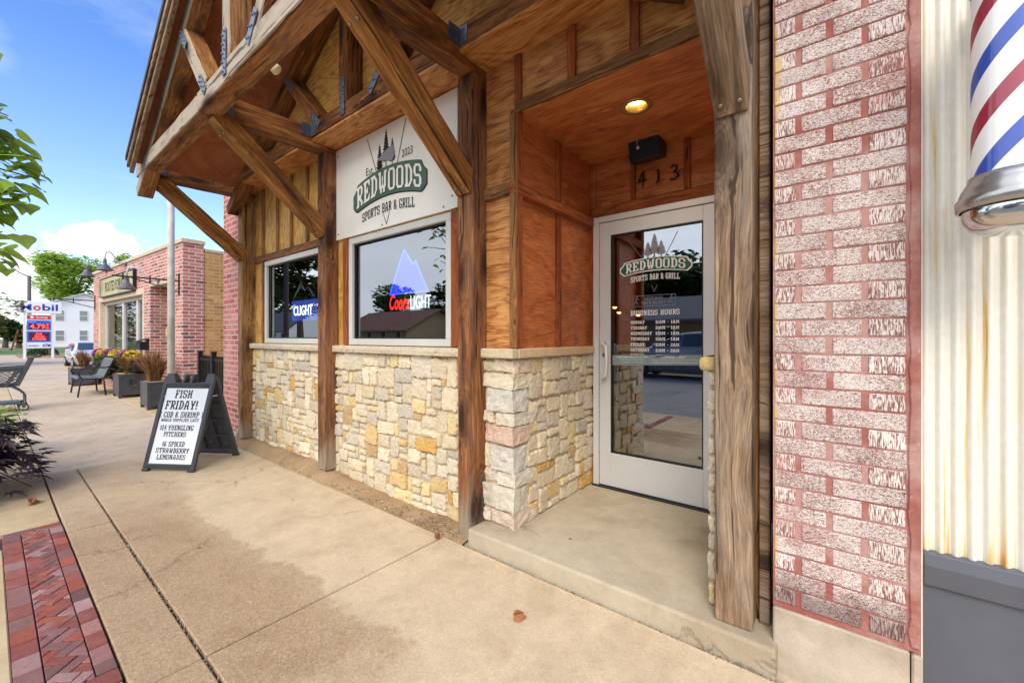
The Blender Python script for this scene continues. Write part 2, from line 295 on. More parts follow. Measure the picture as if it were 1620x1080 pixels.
def concrete(name,base,dark,spec_amt,stain,smooth=False,seed=0.,stainpos=.55,drip=False,agsc=115):
    m,nt,p=newmat(name); t=nn(nt,'TexCoord')
    v=nn(nt,'Mapping',Vector=t.outputs['Object'],Location=(seed,seed*.7,0)).outputs[0]
    big=nn(nt,'TexNoise',Vector=v,Scale=.75,Detail=6,Roughness=.6,Distortion=.3); med=nn(nt,'TexNoise',Vector=v,Scale=6,Detail=8,Roughness=.7)
    fine=nn(nt,'TexNoise',Vector=v,Scale=120,Detail=4,Roughness=.7)
    vor=nn(nt,'TexVoronoi',Vector=v,Scale=agsc); vb=nn(nt,'SeparateColor',Color=vor.outputs['Color'])
    b=ramp(nt,med.outputs[0],[(.28,tuple(x*.84 for x in base)),(.72,tuple(min(1,x*1.1) for x in base))])
    sf=ramp(nt,big.outputs[0],[(stainpos-.06,0),(stainpos+.1,1)])
    if drip:
        xy=nn(nt,'SeparateXYZ',Vector=t.outputs['Object']); wob=math_(nt,'MULTIPLY',math_(nt,'SUBTRACT',big.outputs[0],.5),.8); wob=math_(nt,'ADD',wob,math_(nt,'MULTIPLY',math_(nt,'SUBTRACT',med.outputs[0],.5),.4))
        m1=ramp(nt,math_(nt,'ADD',math_(nt,'SUBTRACT',1.06,xy.outputs[1]),wob),[(.0,0),(.05,.7),(.22,1)]); m2=ramp(nt,math_(nt,'ADD',math_(nt,'SUBTRACT',-1.35,xy.outputs[0]),math_(nt,'MULTIPLY',wob,1.6)),[(0,0),(.35,1)]); m3=ramp(nt,math_(nt,'MULTIPLY',xy.outputs[0],-.1),[(.38,1),(.46,.45)])
        sf=math_(nt,'MULTIPLY',math_(nt,'MULTIPLY',m1,m2),m3); sf=math_(nt,'MAXIMUM',sf,ramp(nt,big.outputs[0],[(.6,0),(.72,.35)]))
    b=mix(nt,math_(nt,'MULTIPLY',sf,stain),b,dark)
    agg=ramp(nt,vb.outputs[0],[(0,.62),(.45,.9),(.8,1.05),(1,1.25)])
    am=math_(nt,'MULTIPLY',mix(nt,sf,(.45,.45,.45),(1,1,1)),spec_amt)
    b=mix(nt,am,b,agg,'MULTIPLY')
    peb=math_(nt,'MULTIPLY',math_(nt,'MULTIPLY',ramp(nt,vb.outputs[1],[(.8,0),(.84,1)]),ramp(nt,vor.outputs['Distance'],[(.2,1),(.45,0)])),am)
    b=mix(nt,math_(nt,'MULTIPLY',peb,.9),b,c(226,210,178))
    sp=nn(nt,'TexVoronoi',Vector=v,Scale=2.9); spn=nn(nt,'TexNoise',Vector=v,Scale=30,Detail=2)
    b=mix(nt,math_(nt,'MULTIPLY',ramp(nt,math_(nt,'ADD',sp.outputs['Distance'],math_(nt,'MULTIPLY',spn.outputs[0],.02)),[(.040,1),(.052,0)]),.8),b,c(66,58,50))
    b=mix(nt,.35,b,ramp(nt,fine.outputs[0],[(.3,.7),(.7,1.1)]),'MULTIPLY')
    mott=nn(nt,'TexNoise',Vector=v,Scale=3.1,Detail=7,Roughness=.68,Distortion=.5); b=mix(nt,.55,b,ramp(nt,mott.outputs[0],[(.3,(.72,.66,.58)),(.5,1.),(.7,1.06)]),'MULTIPLY')
    cv=nn(nt,'VectorMath',dict(operation='MULTIPLY_ADD'),i0=mott.outputs['Color'],i1=(.35,.35,.35),i2=v); ck=nn(nt,'TexVoronoi',dict(feature='DISTANCE_TO_EDGE'),Vector=cv.outputs[0],Scale=.42)
    b=mix(nt,math_(nt,'MULTIPLY',ramp(nt,ck.outputs['Distance'],[(.0018,.55),(.0042,0)]),ramp(nt,big.outputs[0],[(.48,0),(.56,1)])),b,c(92,76,60))
    setp(nt,p,Base_Color=b,Roughness=.88); p.inputs['Specular IOR Level'].default_value=.25
    bump(nt,p,mix(nt,.5,fine.outputs[0],vor.outputs['Distance']),.35 if not smooth else .15,.004); return m
M['walk']=concrete('exposed aggregate concrete',c(208,186,156),c(170,142,112),.55,.9,False,0.,.55,True,120)
M['walk2']=concrete('pale broom finished concrete',c(202,182,158),c(172,146,118),.25,.5,True,3.3)
M['pad']=concrete('smooth tan concrete',c(204,182,146),c(180,150,108),.15,.4,True,8.1)
M['slab']=concrete('trowelled entrance concrete',c(190,176,152),c(146,128,104),.12,.7,True,5.2)
M['slabedge']=concrete('mossy concrete edge',c(158,152,126),c(120,112,86),.15,.8,True,1.2)
M['asphalt']=concrete('worn asphalt',c(140,138,136),c(116,114,112),.3,.6,False,2.)
M['limebase']=concrete('stained stone base',c(198,184,164),c(132,112,92),.15,.95,True,6.4,.42)
M['dirt']=concrete('sandy dirt',c(170,142,108),c(120,92,64),.9,.6,False,4.)
M['joint']=plain('dark joint filler',c(64,54,44),.95,0,.4,60)
M['mortar']=plain('sand mortar',c(196,178,150),.95,0,.15,30,.4)
M['gravelground']=plain('far ground',c(120,120,92),.95,0,.3,.3)
M['grass']=plain('grass',c(84,110,48),.95,0,.4,2.,.3)
def glass(name,refl,tint=(.8,.85,.86)):
    m=bpy.data.materials.new(name); m.use_nodes=True; nt=m.node_tree; nt.nodes.clear()
    lw=nn(nt,'LayerWeight',Blend=.35); f=ramp(nt,lw.outputs['Fresnel'],[(0,refl),(.5,min(1,refl*1.1)),(1,min(.8,refl*1.7))])
    t=nn(nt,'BsdfTransparent',Color=(*tint,1)); g=nn(nt,'BsdfGlossy',Roughness=.004,Color=(.92,.95,1,1))
    mx=nn(nt,'MixShader',Fac=f,i1=t,i2=g); nt.links.new(mx.outputs[0],nn(nt,'OutputMaterial').inputs[0]); return m
M['glass']=glass('window glass',.27); M['doorglass']=glass('door glass',.34,(.6,.62,.62)); M['clearglass']=glass('clear tube glass',.05,(1,1,1)); M['farglass']=glass('storefront glass',.35,(.6,.65,.6))
# ---------------------------------------------------------------- lettering
GLY={'A':"..####..|..####..|..#..#..|.##..##.|.##..##.|.######.|.##..##.|.##..##.|###..###",
'B':"######.|.##..##|.##..##|.##..##|.#####.|.##..##|.##..##|.##..##|######.",
'C':".#####.|##...##|##...##|##.....|##.....|##.....|##...##|##...##|.#####.",
'D':"#####..|.##.##.|.##..##|.##..##|.##..##|.##..##|.##..##|.##.##.|#####..",
'E':"#######|.##..##|.##...#|.##.#..|.####..|.##.#..|.##...#|.##..##|#######",
'F':"#######|.##..##|.##...#|.##.#..|.####..|.##.#..|.##....|.##....|####...",
'G':".#####.|##...##|##...##|##.....|##.....|##.####|##...##|##...##|.#####.",
'H':"###..###|.##..##.|.##..##.|.##..##.|.######.|.##..##.|.##..##.|.##..##.|###..###",
'I':"####|.##.|.##.|.##.|.##.|.##.|.##.|.##.|####",
'K':"##..###|##.##..|####...|###....|###....|####...|##.##..|##..##.|##..###",
'L':"####...|.##....|.##....|.##....|.##....|.##....|.##...#|.##..##|#######",
'M':"###...###|.##...##.|.###.###.|.#######.|.##.#.##.|.##.#.##.|.##...##.|.##...##.|###...###",
'N':"###..###|.###..#.|.####.#.|.####.#.|.#.####.|.#.####.|.#..###.|.#..###.|###..##.",
'O':".#####.|##...##|##...##|##...##|##...##|##...##|##...##|##...##|.#####.",
'P':"######.|.##..##|.##..##|.##..##|.#####.|.##....|.##....|.##....|####...",
'R':"######.|.##..##|.##..##|.##..##|.#####.|.####..|.##.##.|.##..##|###..##",
'S':".#####.|##...##|##...##|##.....|.#####.|.....##|##...##|##...##|.#####.",
'T':"########|##.##.##|#..##..#|...##...|...##...|...##...|...##...|...##...|..####..",
'U':"###..###|.##..##.|.##..##.|.##..##.|.##..##.|.##..##.|.##..##.|.##..##.|..####..",
'V':"###..###|.##..##.|.##..##.|.##..##.|.##..##.|.##..##.|..####..|..####..|...##...",
'W':"###...###|.##...##.|.##.#.##.|.##.#.##.|.##.#.##.|.##.#.##.|.#######.|..##.##..|..##.##..",
'Y':"###..###|.##..##.|.##..##.|..####..|..####..|...##...|...##...|...##...|..####..",
'&':".####..|##..##.|##..##.|.####..|.###...|##.##.#|##..###|##..##.|.###.##",
'!':"##|##|##|##|##|##|..|##|##",'$':"..#..|.####|#.#..|#.#..|.###.|..#.#|..#.#|####.|..#..",
'1':".##.|###.|.##.|.##.|.##.|.##.|.##.|.##.|####",'2':".####.|##..##|....##|....##|..###.|.##...|##....|##..##|######",
'4':"...###|..####|..#.##|.##.##|.#..##|######|....##|....##|...###",'6':".####.|##..##|##....|##....|#####.|##..##|##..##|##..##|.####.",
'0':".####.|##..##|##..##|##..##|##..##|##..##|##..##|##..##|.####.",
'-':"....|....|....|....|####|....|....|....|....",'[':"##|#.|#.|#.|#.|#.|#.|#.|##",']':"##|.#|.#|.#|.#|.#|.#|.#|##",' ':"....|....|....|....|....|....|....|....|....",'.':"..|..|..|..|..|..|..|##|##"}
def slab_text(mb,txt,x0,x1,z0,z1,put):
    """octagonal college lettering filling x0..x1, z0..z1; put(x,z) gives the 3-D point"""
    gs=[GLY[ch].split('|') for ch in txt]; tot=sum(len(g[0]) for g in gs)+len(gs)-1
    cw=(x1-x0)/tot; chh=(z1-z0)/9; X=x0
    for g in gs:
        w=len(g[0]); F=lambda i,j:0<=i<w and 0<=j<9 and g[j][i]=='#'
        for j in range(9):
            for i in range(w):
                a,b=X+i*cw,X+(i+1)*cw; zt,zb=z1-j*chh,z1-(j+1)*chh; k=.42
                if F(i,j):
                    P=[]
                    for (cx,cz,di,dj) in((a,zt,-1,-1),(b,zt,1,-1),(b,zb,1,1),(a,zb,-1,1)):
                        if not F(i+di,j) and not F(i,j+dj) and not F(i+di,j+dj):
                            p1=(cx,cz+(-1 if dj<0 else 1)*chh*k); p2=(cx-di*cw*k,cz)
                            P+= [p1,p2] if di*dj>0 else [p2,p1]
                        else: P.append((cx,cz))
                    mb.add([put(*q) for q in P],[tuple(range(len(P)))])
                else:
                    for (cx,cz,di,dj) in((a,zt,-1,-1),(b,zt,1,-1),(b,zb,1,1),(a,zb,-1,1)):
                        if F(i+di,j) and F(i,j+dj) and F(i+di,j+dj):
                            mb.add([put(cx,cz),put(cx-di*cw*k,cz),put(cx,cz+(-1 if dj<0 else 1)*chh*k)],[(0,1,2)])
        X+=(w+1)*cw
def font_text(mb,txt,x0,x1,z0,z1,put,bold=0.,shear=0.):
    cu=bpy.data.curves.new('lettering','FONT'); cu.body=txt; cu.offset=bold; cu.shear=shear; cu.resolution_u=3
    o=bpy.data.objects.new('lettering',cu); COL.objects.link(o); dg=bpy.context.evaluated_depsgraph_get()
    me=bpy.data.meshes.new_from_object(o.evaluated_get(dg)); bpy.data.objects.remove(o); bpy.data.curves.remove(cu)
    xs=[v.co.x for v in me.vertices]; ys=[v.co.y for v in me.vertices]; ax,bx,ay,by=min(xs),max(xs),min(ys),max(ys)
    mb.add([put(x0+(v.co.x-ax)/(bx-ax)*(x1-x0),z0+(v.co.y-ay)/(by-ay)*(z1-z0)) for v in me.vertices],[tuple(p.vertices) for p in me.polygons])
    bpy.data.meshes.remove(me)
# ================================================================ ground
def struct(name,mb,mat,bevel=0): return tag(obj(name,mb,mat,bevel=bevel),kind='structure')
struct('ground',MB().box(-400,300,-300,300,-.6,-.2),M['gravelground'])
struct('road',MB().box(-120,60,-10.6,-.95,-.3,-.14),M['asphalt'])
struct('lawn',MB().box(-120,60,-60,-12.2,-.3,-.06),M['grass'])
struct('far_sidewalk',MB().box(-120,60,-12.2,-10.6,-.3,-.02),M['walk2'],.02)
struct('kerb',MB().box(-17,8,-.95,-.8,-.3,-.003),M['walk2'],.02)
struct('lot',MB().box(-130,8,1.9,60,-.3,-.012),M['walk2'])
struct('driveway',MB().box(-130,-17.02,-.95,1.88,-.3,-.006),M['walk2'])
struct('footing',MB().box(-17,8,-.79,2.3,-.3,-.03),M['joint'])
def slabs(name,xs,ys,mat,gap=.005,seed=1):
    mb=MB(); r=random.Random(seed)
    for x0,x1 in zip(xs,xs[1:]):
        for y0,y1 in zip(ys,ys[1:]):
            dz=r.uniform(-.003,.002); mb.box(x0+gap*r.uniform(.7,1.2),x1-gap*r.uniform(.7,1.2),y0+gap,y1-gap,-.08,dz)
    return struct(name,mb,mat,.005)
slabs('sidewalk',[-5.95,-4.08,-2.05,-.05,1.95,3.95,6],[.553,1.868],M['walk'],.007)
slabs('sidewalk_edge',[-5.95,-4.08,-2.05,-.05,1.95,3.95,6],[.327,.553],M['walk'],.006,2)
slabs('far_walk',[-17,-14.9,-13.2,-11.7,-10.4,-9.0,-7.8,-6.85,-5.95],[.327,1.72],M['walk2'],.004,3)
slabs('planter_strip_paving',[-17,-13,-9.5,-5.95],[1.72,2.75],M['pad'],.005,5)
slabs('kerb_pad',[-17,-11,-7.9,-5.95,-4.37],[-.79,.327],M['pad'],.006,4)
slabs('kerb_pad_near',[-4.05,-2.26],[-.79,.060],M['pad'],.002,6)
slabs('kerb_pad_corner',[-2.155,0,2,4,6],[-.79,.327],M['pad'],.005,7)
# brick paving: border blocks and a herringbone strip
def pavermat():
    m,nt,p=newmat('red clay paver'); t=nn(nt,'TexCoord'); a=nn(nt,'Attribute',dict(attribute_name='Col'))
    n=nn(nt,'TexNoise',Vector=t.outputs['Object'],Scale=38,Detail=7,Roughness=.7); n2=nn(nt,'TexNoise',Vector=t.outputs['Object'],Scale=9,Detail=4)
    b=mix(nt,.5,a.outputs[0],ramp(nt,n.outputs[0],[(.3,.45),(.65,1.1)]),'MULTIPLY'); b=mix(nt,ramp(nt,n2.outputs[0],[(.55,0),(.8,.35)]),b,c(170,130,124))
    setp(nt,p,Base_Color=b,Roughness=.85); bump(nt,p,n.outputs[0],.5,.004); return m
M['paver']=pavermat()
pr=random.Random(11)
def pcol():
    b=pr.choice([c(146,80,70),c(152,86,76),c(140,76,70),c(136,94,92),c(156,108,104),c(118,84,80),c(156,82,64),c(166,128,126)]); k=pr.uniform(.8,1.15); return tuple(x*k for x in b)
mb=MB(); g=.0022
def pv(x0,x1,y0,y1): mb.box(x0+g,x1-g,y0+g,y1-g,-.06,pr.uniform(-.004,.002),pcol())
x=-4.26
while x<-2.27:
    d=.128*pr.uniform(.97,1.03); pv(x,min(x+d,-2.26),.262,.325); pv(x-.03,min(x+d-.03,-2.29),.058,.138); x+=d
y=.325
while y>-.79: pv(-4.36,-4.30,y-.128,y); pv(-4.30,-4.262,y-.128,y); y-=.128
y=.325
while y>-.79: pv(-2.255,-2.16,y-.128,y); y-=.128
# herringbone blocks clipped to the strip
def clip(poly,ax,lim,keep_less):
    out=[]
    for i in range(len(poly)):
        a,b=poly[i],poly[(i+1)%len(poly)]; ia=(a[ax]<=lim)==keep_less; ib=(b[ax]<=lim)==keep_less
        if ia: out.append(a)
        if ia!=ib:
            t=(lim-a[ax])/(b[ax]-a[ax]); out.append((a[0]+(b[0]-a[0])*t,a[1]+(b[1]-a[1])*t))
    return out
Wd,Ln=.047,.094
ca,sa=math.cos(R(45)),math.sin(R(45))
for i in range(-50,50):
    for j in range(-50,50):
        if (i-j)%4==0: q=(i*Wd,j*Wd,i*Wd+Ln,j*Wd+Wd)
        elif (i-j)%4==3: q=(i*Wd,j*Wd,i*Wd+Wd,j*Wd+Ln)
        else: continue
        e=.0016; P=[(q[0]+e,q[1]+e),(q[2]-e,q[1]+e),(q[2]-e,q[3]-e),(q[0]+e,q[3]-e)]
        P=[(-3.3+x*ca-y*sa,.2+x*sa+y*ca) for x,y in P]
        if max(p[0] for p in P)<-4.26 or min(p[0] for p in P)>-2.29 or max(p[1] for p in P)<.14 or min(p[1] for p in P)>.26: continue
        for ax,lim,kl in((0,-4.262,False),(0,-2.258,True),(1,.140,False),(1,.260,True)):
            P=clip(P,ax,lim,kl)
            if len(P)<3: break
        if len(P)<3: continue
        z=pr.uniform(-.004,.002); n=len(P)
        mb.add([(x,y,-.06) for x,y in P]+[(x,y,z) for x,y in P],[tuple(range(n,2*n))]+[(k,(k+1)%n,(k+1)%n+n,k+n) for k in range(n)],pcol())
struct('brick_paving',mb,M['paver'],.0022)
# dirt and grit against the stone wall
mb=MB(); nx_,ny_=150,10
for i in range(nx_+1):
    for j in range(ny_+1):
        x=-6.4+4.52*i/nx_; y=1.80+.3*j/ny_; s=max(0,min(1,(y-1.84-.035*noise.noise((x*2,0,3)))/.2)); lift=.085 if x<-3.95 else .085*max(.35,1-(x+3.95)/1.6)
        mb.v.append((x,y,-.012+lift*min(1,s*1.5)+.010*noise.noise((x*14,y*14,0))+.012*noise.noise((x*4,y*6,2))))
for i in range(nx_):
    for j in range(ny_): a=i*(ny_+1)+j; mb.f.append((a,a+ny_+1,a+ny_+2,a+1)); mb.c.append(None)
tag(obj('dirt',mb,M['dirt'],smooth=True),'sandy dirt washed up along the foot of the stone wall','dirt',kind='stuff')
mb=MB(); gr=random.Random(3)
for _ in range(900):
    x=gr.uniform(-4.6,-1.95); y=1.86+abs(gr.gauss(0,.06)); r=gr.uniform(.002,.007); 
    if gr.random()<.25: x=gr.uniform(-1.85,-.2); y=1.866-abs(gr.gauss(0,.008)); r*=.6
    z=.01+max(0,y-1.87)*.3 if x<-1.9 else .001
    k=gr.uniform(.6,1.2); cc=tuple(q*k for q in gr.choice([c(176,160,136),c(130,108,84),c(205,196,180),c(90,72,56)])); o=len(mb.v)
    P=[(x+r*gr.uniform(.7,1.3)*a,y+r*gr.uniform(.7,1.3)*b,z+r*gr.uniform(.5,1)*d) for a,b,d in((1,0,0),(0,1,0),(-1,0,0),(0,-1,0),(0,0,1),(0,0,-1))]
    mb.add(P,[(0,1,4),(1,2,4),(2,3,4),(3,0,4),(1,0,5),(2,1,5),(3,2,5),(0,3,5)],cc)
for _ in range(420):
    x=gr.uniform(-5.9,-1.2); y=.553+gr.uniform(-.006,.006); r=gr.uniform(.002,.0045); k=gr.uniform(.5,1.2); cc=tuple(q*k for q in gr.choice([c(176,160,136),c(110,94,74),c(205,196,180)]))
    mb.add([(x+r*a,y+r*b,-.008+r*d) for a,b,d in((1,0,0),(0,1,0),(-1,0,0),(0,-1,0),(0,0,1.4),(0,0,-1))],[(0,1,4),(1,2,4),(2,3,4),(3,0,4)],cc)
tag(obj('grit',mb,M['stone']),'loose grit and small stones along the edge of the walk','grit',kind='stuff')
# ================================================================ the bar building
B=empty('bar_building','rustic bar front with cut stone base, stained plywood walls and a timber framed gable porch','building',(-3.1,2.06,0))
YW=2.07   # face of the plywood wall
# ---- plywood walls
mb=MB()
mb.box(-5.93,-5.40,YW,YW+.05,1.0,3.11); mb.box(-5.40,-4.0,YW,YW+.05,2.2,3.11); mb.box(-4.0,-3.805,YW,YW+.05,1.0,3.11)
obj('plywood_panel',mb,M['ply_gold'],B)
mb=MB(); mb.box(-3.80,-3.53,YW,YW+.05,1.0,3.09); mb.box(-3.53,-2.18,YW,YW+.05,2.2,3.09); mb.box(-2.18,-1.925,YW,YW+.05,1.0,3.09)
obj('plywood_panel',mb,M['ply_gold'],B)
mb=MB(); mb.box(-1.92,-1.64,YW,YW+.05,1.0,3.12); mb.box(-1.64,-.42,YW,YW+.05,2.74,3.12)
obj('plywood_panel',mb,M['ply_orange'],B)
mb=MB(); mb.box(-1.69,-1.64,YW+.055,3.12,.1,2.78)
obj('plywood_panel',mb,M['ply_side'],B,label='red stained plywood side of the door recess')
mb=MB(); mb.box(-1.69,-1.595,3.14,3.2,.1,2.9); mb.box(-1.59,-.40,3.14,3.2,2.29,2.9); mb.box(-.595,-.40,3.14,3.2,.1,2.285)
obj('plywood_panel',mb,M['ply_red'],B,label='red stained plywood around the door')
obj('recess_ceiling',MB().box(-1.66,-1.057,YW+.001,3.138,2.741,2.78).box(-.933,-.40,YW+.001,3.138,2.741,2.78).box(-1.057,-.933,YW+.001,2.438,2.741,2.78).box(-1.057,-.933,2.562,3.138,2.741,2.78),M['ply_red'],B)
mb=MB(); mb.box(-.45,-.40,YW+.055,3.13,.1,2.74)
obj('plywood_panel',mb,M['ply_side'],B)
# ---- battens and trim
def strip(name,rects,mat,t=.022,y=YW,bev=.003,label=None):
    m=MB()
    for x0,x1,z0,z1 in rects: m.box(x0,x1,y-t,y-.001,z0,z1)
    return obj(name,m,mat,B,bevel=bev,label=label)
for x0,z0,z1 in((-5.47,2.29,3.07),(-5.07,2.29,3.07),(-4.72,2.29,3.07),(-4.36,2.29,3.07),(-4.06,2.29,3.07),(-5.47,1.24,2.21)):
    strip('batten',[(x0,x0+.045,z0,z1)],M['batten'])
strip('trim_board',[(-5.92,-3.88,2.212,2.288)],M['band'],.026)
strip('trim_board',[(-3.62,-3.545,1.24,2.215)],M['batten_red'],.026); strip('trim_board',[(-2.175,-2.10,1.24,2.215)],M['batten_red'],.026)
strip('corner_board',[(-1.64,-1.585,1.24,2.71)],M['batten'],.026)
strip('trim_board',[(-1.86,-1.6395,2.211,2.287)],M['band'],.03)
strip('trim_board',[(-1.60,-.42,2.712,2.775)],M['band'],.026)
for x0 in(-1.605,-1.222,-.853): strip('batten',[(x0,x0+.05,2.777,3.07)],M['batten_red'])
m=MB()
for y0,z0,z1 in((2.048,1.24,2.21),(2.048,2.29,2.738),(2.585,1.24,2.21),(2.585,2.29,2.738)): pass
def side(name,y0,y1,z0,z1,mat,t=.022): return obj(name,MB().box(-1.639,-1.639+t,y0,y1,z0,z1),mat,B,bevel=.003)
for z0,z1 in((1.24,2.21),(2.29,2.738)):
    side('batten',YW-.02,YW+.045,z0,z1,M['batten_red'],.055); side('batten',2.58,2.635,z0,z1,M['batten_red'])
side('trim_board',YW-.0285,3.13,2.2125,2.2865,M['band_side'],.0525)
Y3=3.14
strip('trim_board',[(-1.63,-.45,2.292,2.375)],M['band_red'],.026,Y3)
for x0,x1 in((-1.29,-1.25),(-.89,-.845)): strip('batten',[(x0,x1,2.378,2.74)],M['batten_red'],.022,Y3)
strip('trim_board',[(-1.66,-1.60,.108,2.29)],M['batten_red'],.026,Y3)
# ---- soffit under the header
obj('soffit',MB().box(-5.95,-.25,1.815,YW-.002,3.076,3.094),M['ply_orange'],B)
# ---- stone base
SC=[(c(232,220,198),11),(c(226,212,186),10),(c(218,206,186),8),(c(212,202,186),5),(c(220,192,140),2.2),(c(212,170,104),1.3),(c(234,214,168),4),(c(206,200,190),2),(c(208,164,140),.25),(c(200,172,130),1.3)]
def scol(r):
    t=sum(w for _,w in SC); k=r.uniform(0,t)
    for cc,w in SC:
        k-=w
        if k<=0: break
    f=r.uniform(.86,1.08); return (min(.9,cc[0]*f),min(.9,cc[1]*f*.97),min(.9,cc[2]*f*.9))
def stone_block(mb,u0,u1,v0,v1,put,r,d=None,col=None):
    """one dressed stone: wobbly outline, pillowed face"""
    d=d or r.uniform(.014,.032); w,h=u1-u0,v1-v0; g=.0075; j=min(w,h)*.11
    n=[max(1,round(w/.03)),max(1,round(h/.03))]; P=[]
    def ed(a,b,k): return [(a[0]+(b[0]-a[0])*t/k,a[1]+(b[1]-a[1])*t/k) for t in range(k)]
    A=[(u0+g,v0+g),(u1-g,v0+g),(u1-g,v1-g),(u0+g,v1-g)]; A=[(a+r.uniform(-j,j)*.8,b+r.uniform(-j,j)*.8) for a,b in A]
    for i in range(4): P+=ed(A[i],A[(i+1)%4],n[i%2]+1)
    cu,cv=(u0+u1)/2,(v0+v1)/2; m=len(P); k=n[0]+1; k2=n[1]+1
    corners={0,k,k+k2,2*k+k2}
    P=[((p[0]+(cu-p[0])*.07*min(1,.05/w+.2) if i in corners else p[0]+r.uniform(-j,j)*.5),(p[1]+(cv-p[1])*.07 if i in corners else p[1]+r.uniform(-j,j)*.5)) for i,p in enumerate(P)]
    def inset(q): 
        L=[]
        for a,b in P:
            du,dv=cu-a,cv-b; l=math.hypot(du,dv); L.append((a+du/l*min(q,l*.4),b+dv/l*min(q,l*.4)))
        return L
    tx,ty=r.uniform(-.16,.16),r.uniform(-.16,.16)
    rings=[(P,-.01),(P,d*.62),(inset(.004),d*.9),(inset(.013),d)]
    vs=[]
    for ri,(Q,dd) in enumerate(rings):
        for a,b in Q: vs.append(put(a,b,dd+(0 if ri<1 else (a-cu)*tx*.5+(b-cv)*ty*.5+r.uniform(-.003,.003))))
    vs.append(put(cu,cv,d*1.02+r.uniform(0,.004)))
    fs=[(ri*m+i,ri*m+(i+1)%m,(ri+1)*m+(i+1)%m,(ri+1)*m+i) for ri in range(3) for i in range(m)]+[(3*m+i,3*m+(i+1)%m,4*m) for i in range(m)]
    mb.add(vs,fs,col or scol(r))
def stone_wall(name,u0,u1,v0,v1,put,seed,mortar,label=None):
    r=random.Random(seed); cs=.056; nu,nv=max(1,round((u1-u0)/cs)),max(1,round((v1-v0)/cs)); cu,cv=(u1-u0)/nu,(v1-v0)/nv
    used=[[0]*nv for _ in range(nu)]; mb=MB()
    order=[(i,j) for j in range(nv) for i in range(nu)]
    for i,j in order:
        if used[i][j]: continue
        w,h=r.choice([(2,1),(3,2),(3,2),(4,2),(2,2),(3,3),(2,3),(2,2),(3,2),(2,1),(1,2),(2,3),(3,1),(4,2),(2,1),(1,1),(1,2)])
        ww=0
        while ww<w and i+ww<nu and not used[i+ww][j]: ww+=1
        if ww<w and i+ww<nu and ww==0: continue
        rem=0
        while i+ww+rem<nu and not used[i+ww+rem][j] and rem<2: rem+=1
        if rem==1 and (i+ww+1>=nu or used[i+ww+1][j]): ww+=1
        hh=0
        while hh<h and j+hh<nv and all(not used[i+a][j+hh] for a in range(ww)): hh+=1
        if nv-(j+hh)==1 and all(not used[i+a][nv-1] for a in range(ww)): hh+=1
        for a in range(ww):
            for b in range(hh): used[i+a][j+b]=1
        stone_block(mb,u0+i*cu,u0+(i+ww)*cu,v0+j*cv,v0+(j+hh)*cv,put,r)
    o=obj(name,mb,M['stone'],B,label=label)
    obj('mortar',mortar,M['mortar'],o)
    return o
fr=lambda u,v,d:(u,2.062-d,v)
stone_wall('stone_base',-5.93,-3.86,.0,1.172,fr,21,MB().box(-5.95,-3.84,2.058,YW+.06,-.05,1.175))
stone_wall('stone_base',-3.80,-1.985,.0,1.172,fr,22,MB().box(-3.83,-1.96,2.058,YW+.06,-.05,1.175))
# bay beside the door: corner blocks wrap round into the recess
XR=-1.628
rp=lambda u,v,d:(XR+d,u,v)
o=stone_wall('stone_base',2.20,3.12,.105,1.172,rp,31,MB().box(XR-.06,XR+.004,2.068,3.13,.0,1.175),'stone side of the door recess')
r=random.Random(5); mb=MB(); z=.105; k=0
cols=[c(220,198,176),c(222,212,192),c(226,216,196),c(216,208,194),c(216,184,164),c(224,214,194),c(220,212,198),c(226,212,184),c(224,206,178)]
hs_=[.10,.155,.095,.17,.12,.09,.15,.105,.09]
sc_=1.067/sum(hs_)
for h in hs_:
    kf=r.uniform(.92,1.04); h*=sc_; la,lb=[(.16,.24),(.23,.13),(.10,.20),(.15,.11),(.21,.16),(.12,.22),(.18,.12),(.23,.17),(.13,.2)][k]; x0,x1,y0,y1=XR-la,XR+.026,2.034,2.034+lb+.03; e=.005; j=lambda:r.uniform(-.009,.009)
    V=[(x+j(),y+j(),zc+j()) for zc in(z+e,z+h-e) for (x,y) in((x0,y0),(x1,y0),(x1,y1),(x1-.05,y1),(x1-.05,y0+.06),(x0,y0+.06))]
    mb.add(V,[(5,4,3,2,1,0),(6,7,8,9,10,11)]+[(i,(i+1)%6,(i+1)%6+6,i+6) for i in range(6)],tuple(q*kf for q in cols[k]))
    if la<.18: stone_block(mb,-1.86,x0-.004,z,z+h,fr,r)
    if lb<.15: stone_block(mb,y1,2.215,z,z+h,rp,r)
    z+=h; k+=1
o=obj('stone_base',mb,M['stone'],B,bevel=.008,seg=1,label='corner of pale cream and pink blocks beside the door')
q_=o.modifiers.new('s','SUBSURF'); q_.subdivision_type='SIMPLE'; q_.levels=q_.render_levels=3; tx_=bpy.data.textures.new('split face','CLOUDS'); tx_.noise_scale=.045; tx_.noise_depth=3; q_=o.modifiers.new('d','DISPLACE'); q_.texture=tx_; q_.strength=.022; q_.mid_level=.5; q_.texture_coords='LOCAL'; obj('mortar',MB().box(-1.88,XR-.065,2.058,YW+.06,.0,1.175),M['mortar'],o)
mb=MB(); r=random.Random(9); z=.105
while z<1.15:
    h=r.choice([.08,.11,.14]); stone_block(mb,-.475,-.43,z,min(z+h,1.165),lambda u,v,d:(u,2.03-d,v),r,.02); z+=h
obj('stone_base',mb.box(-.449,-.40,2.035,2.06,.1,1.165,c(200,176,130)),M['stone'],B,bevel=.006,label='narrow stone edge right of the door')
stone_wall('stone_base',2.06,3.08,.105,1.165,lambda u,v,d:(-.456-d,u,v),41,MB().box(-.458,-.41,2.062,3.12,.0,1.17))
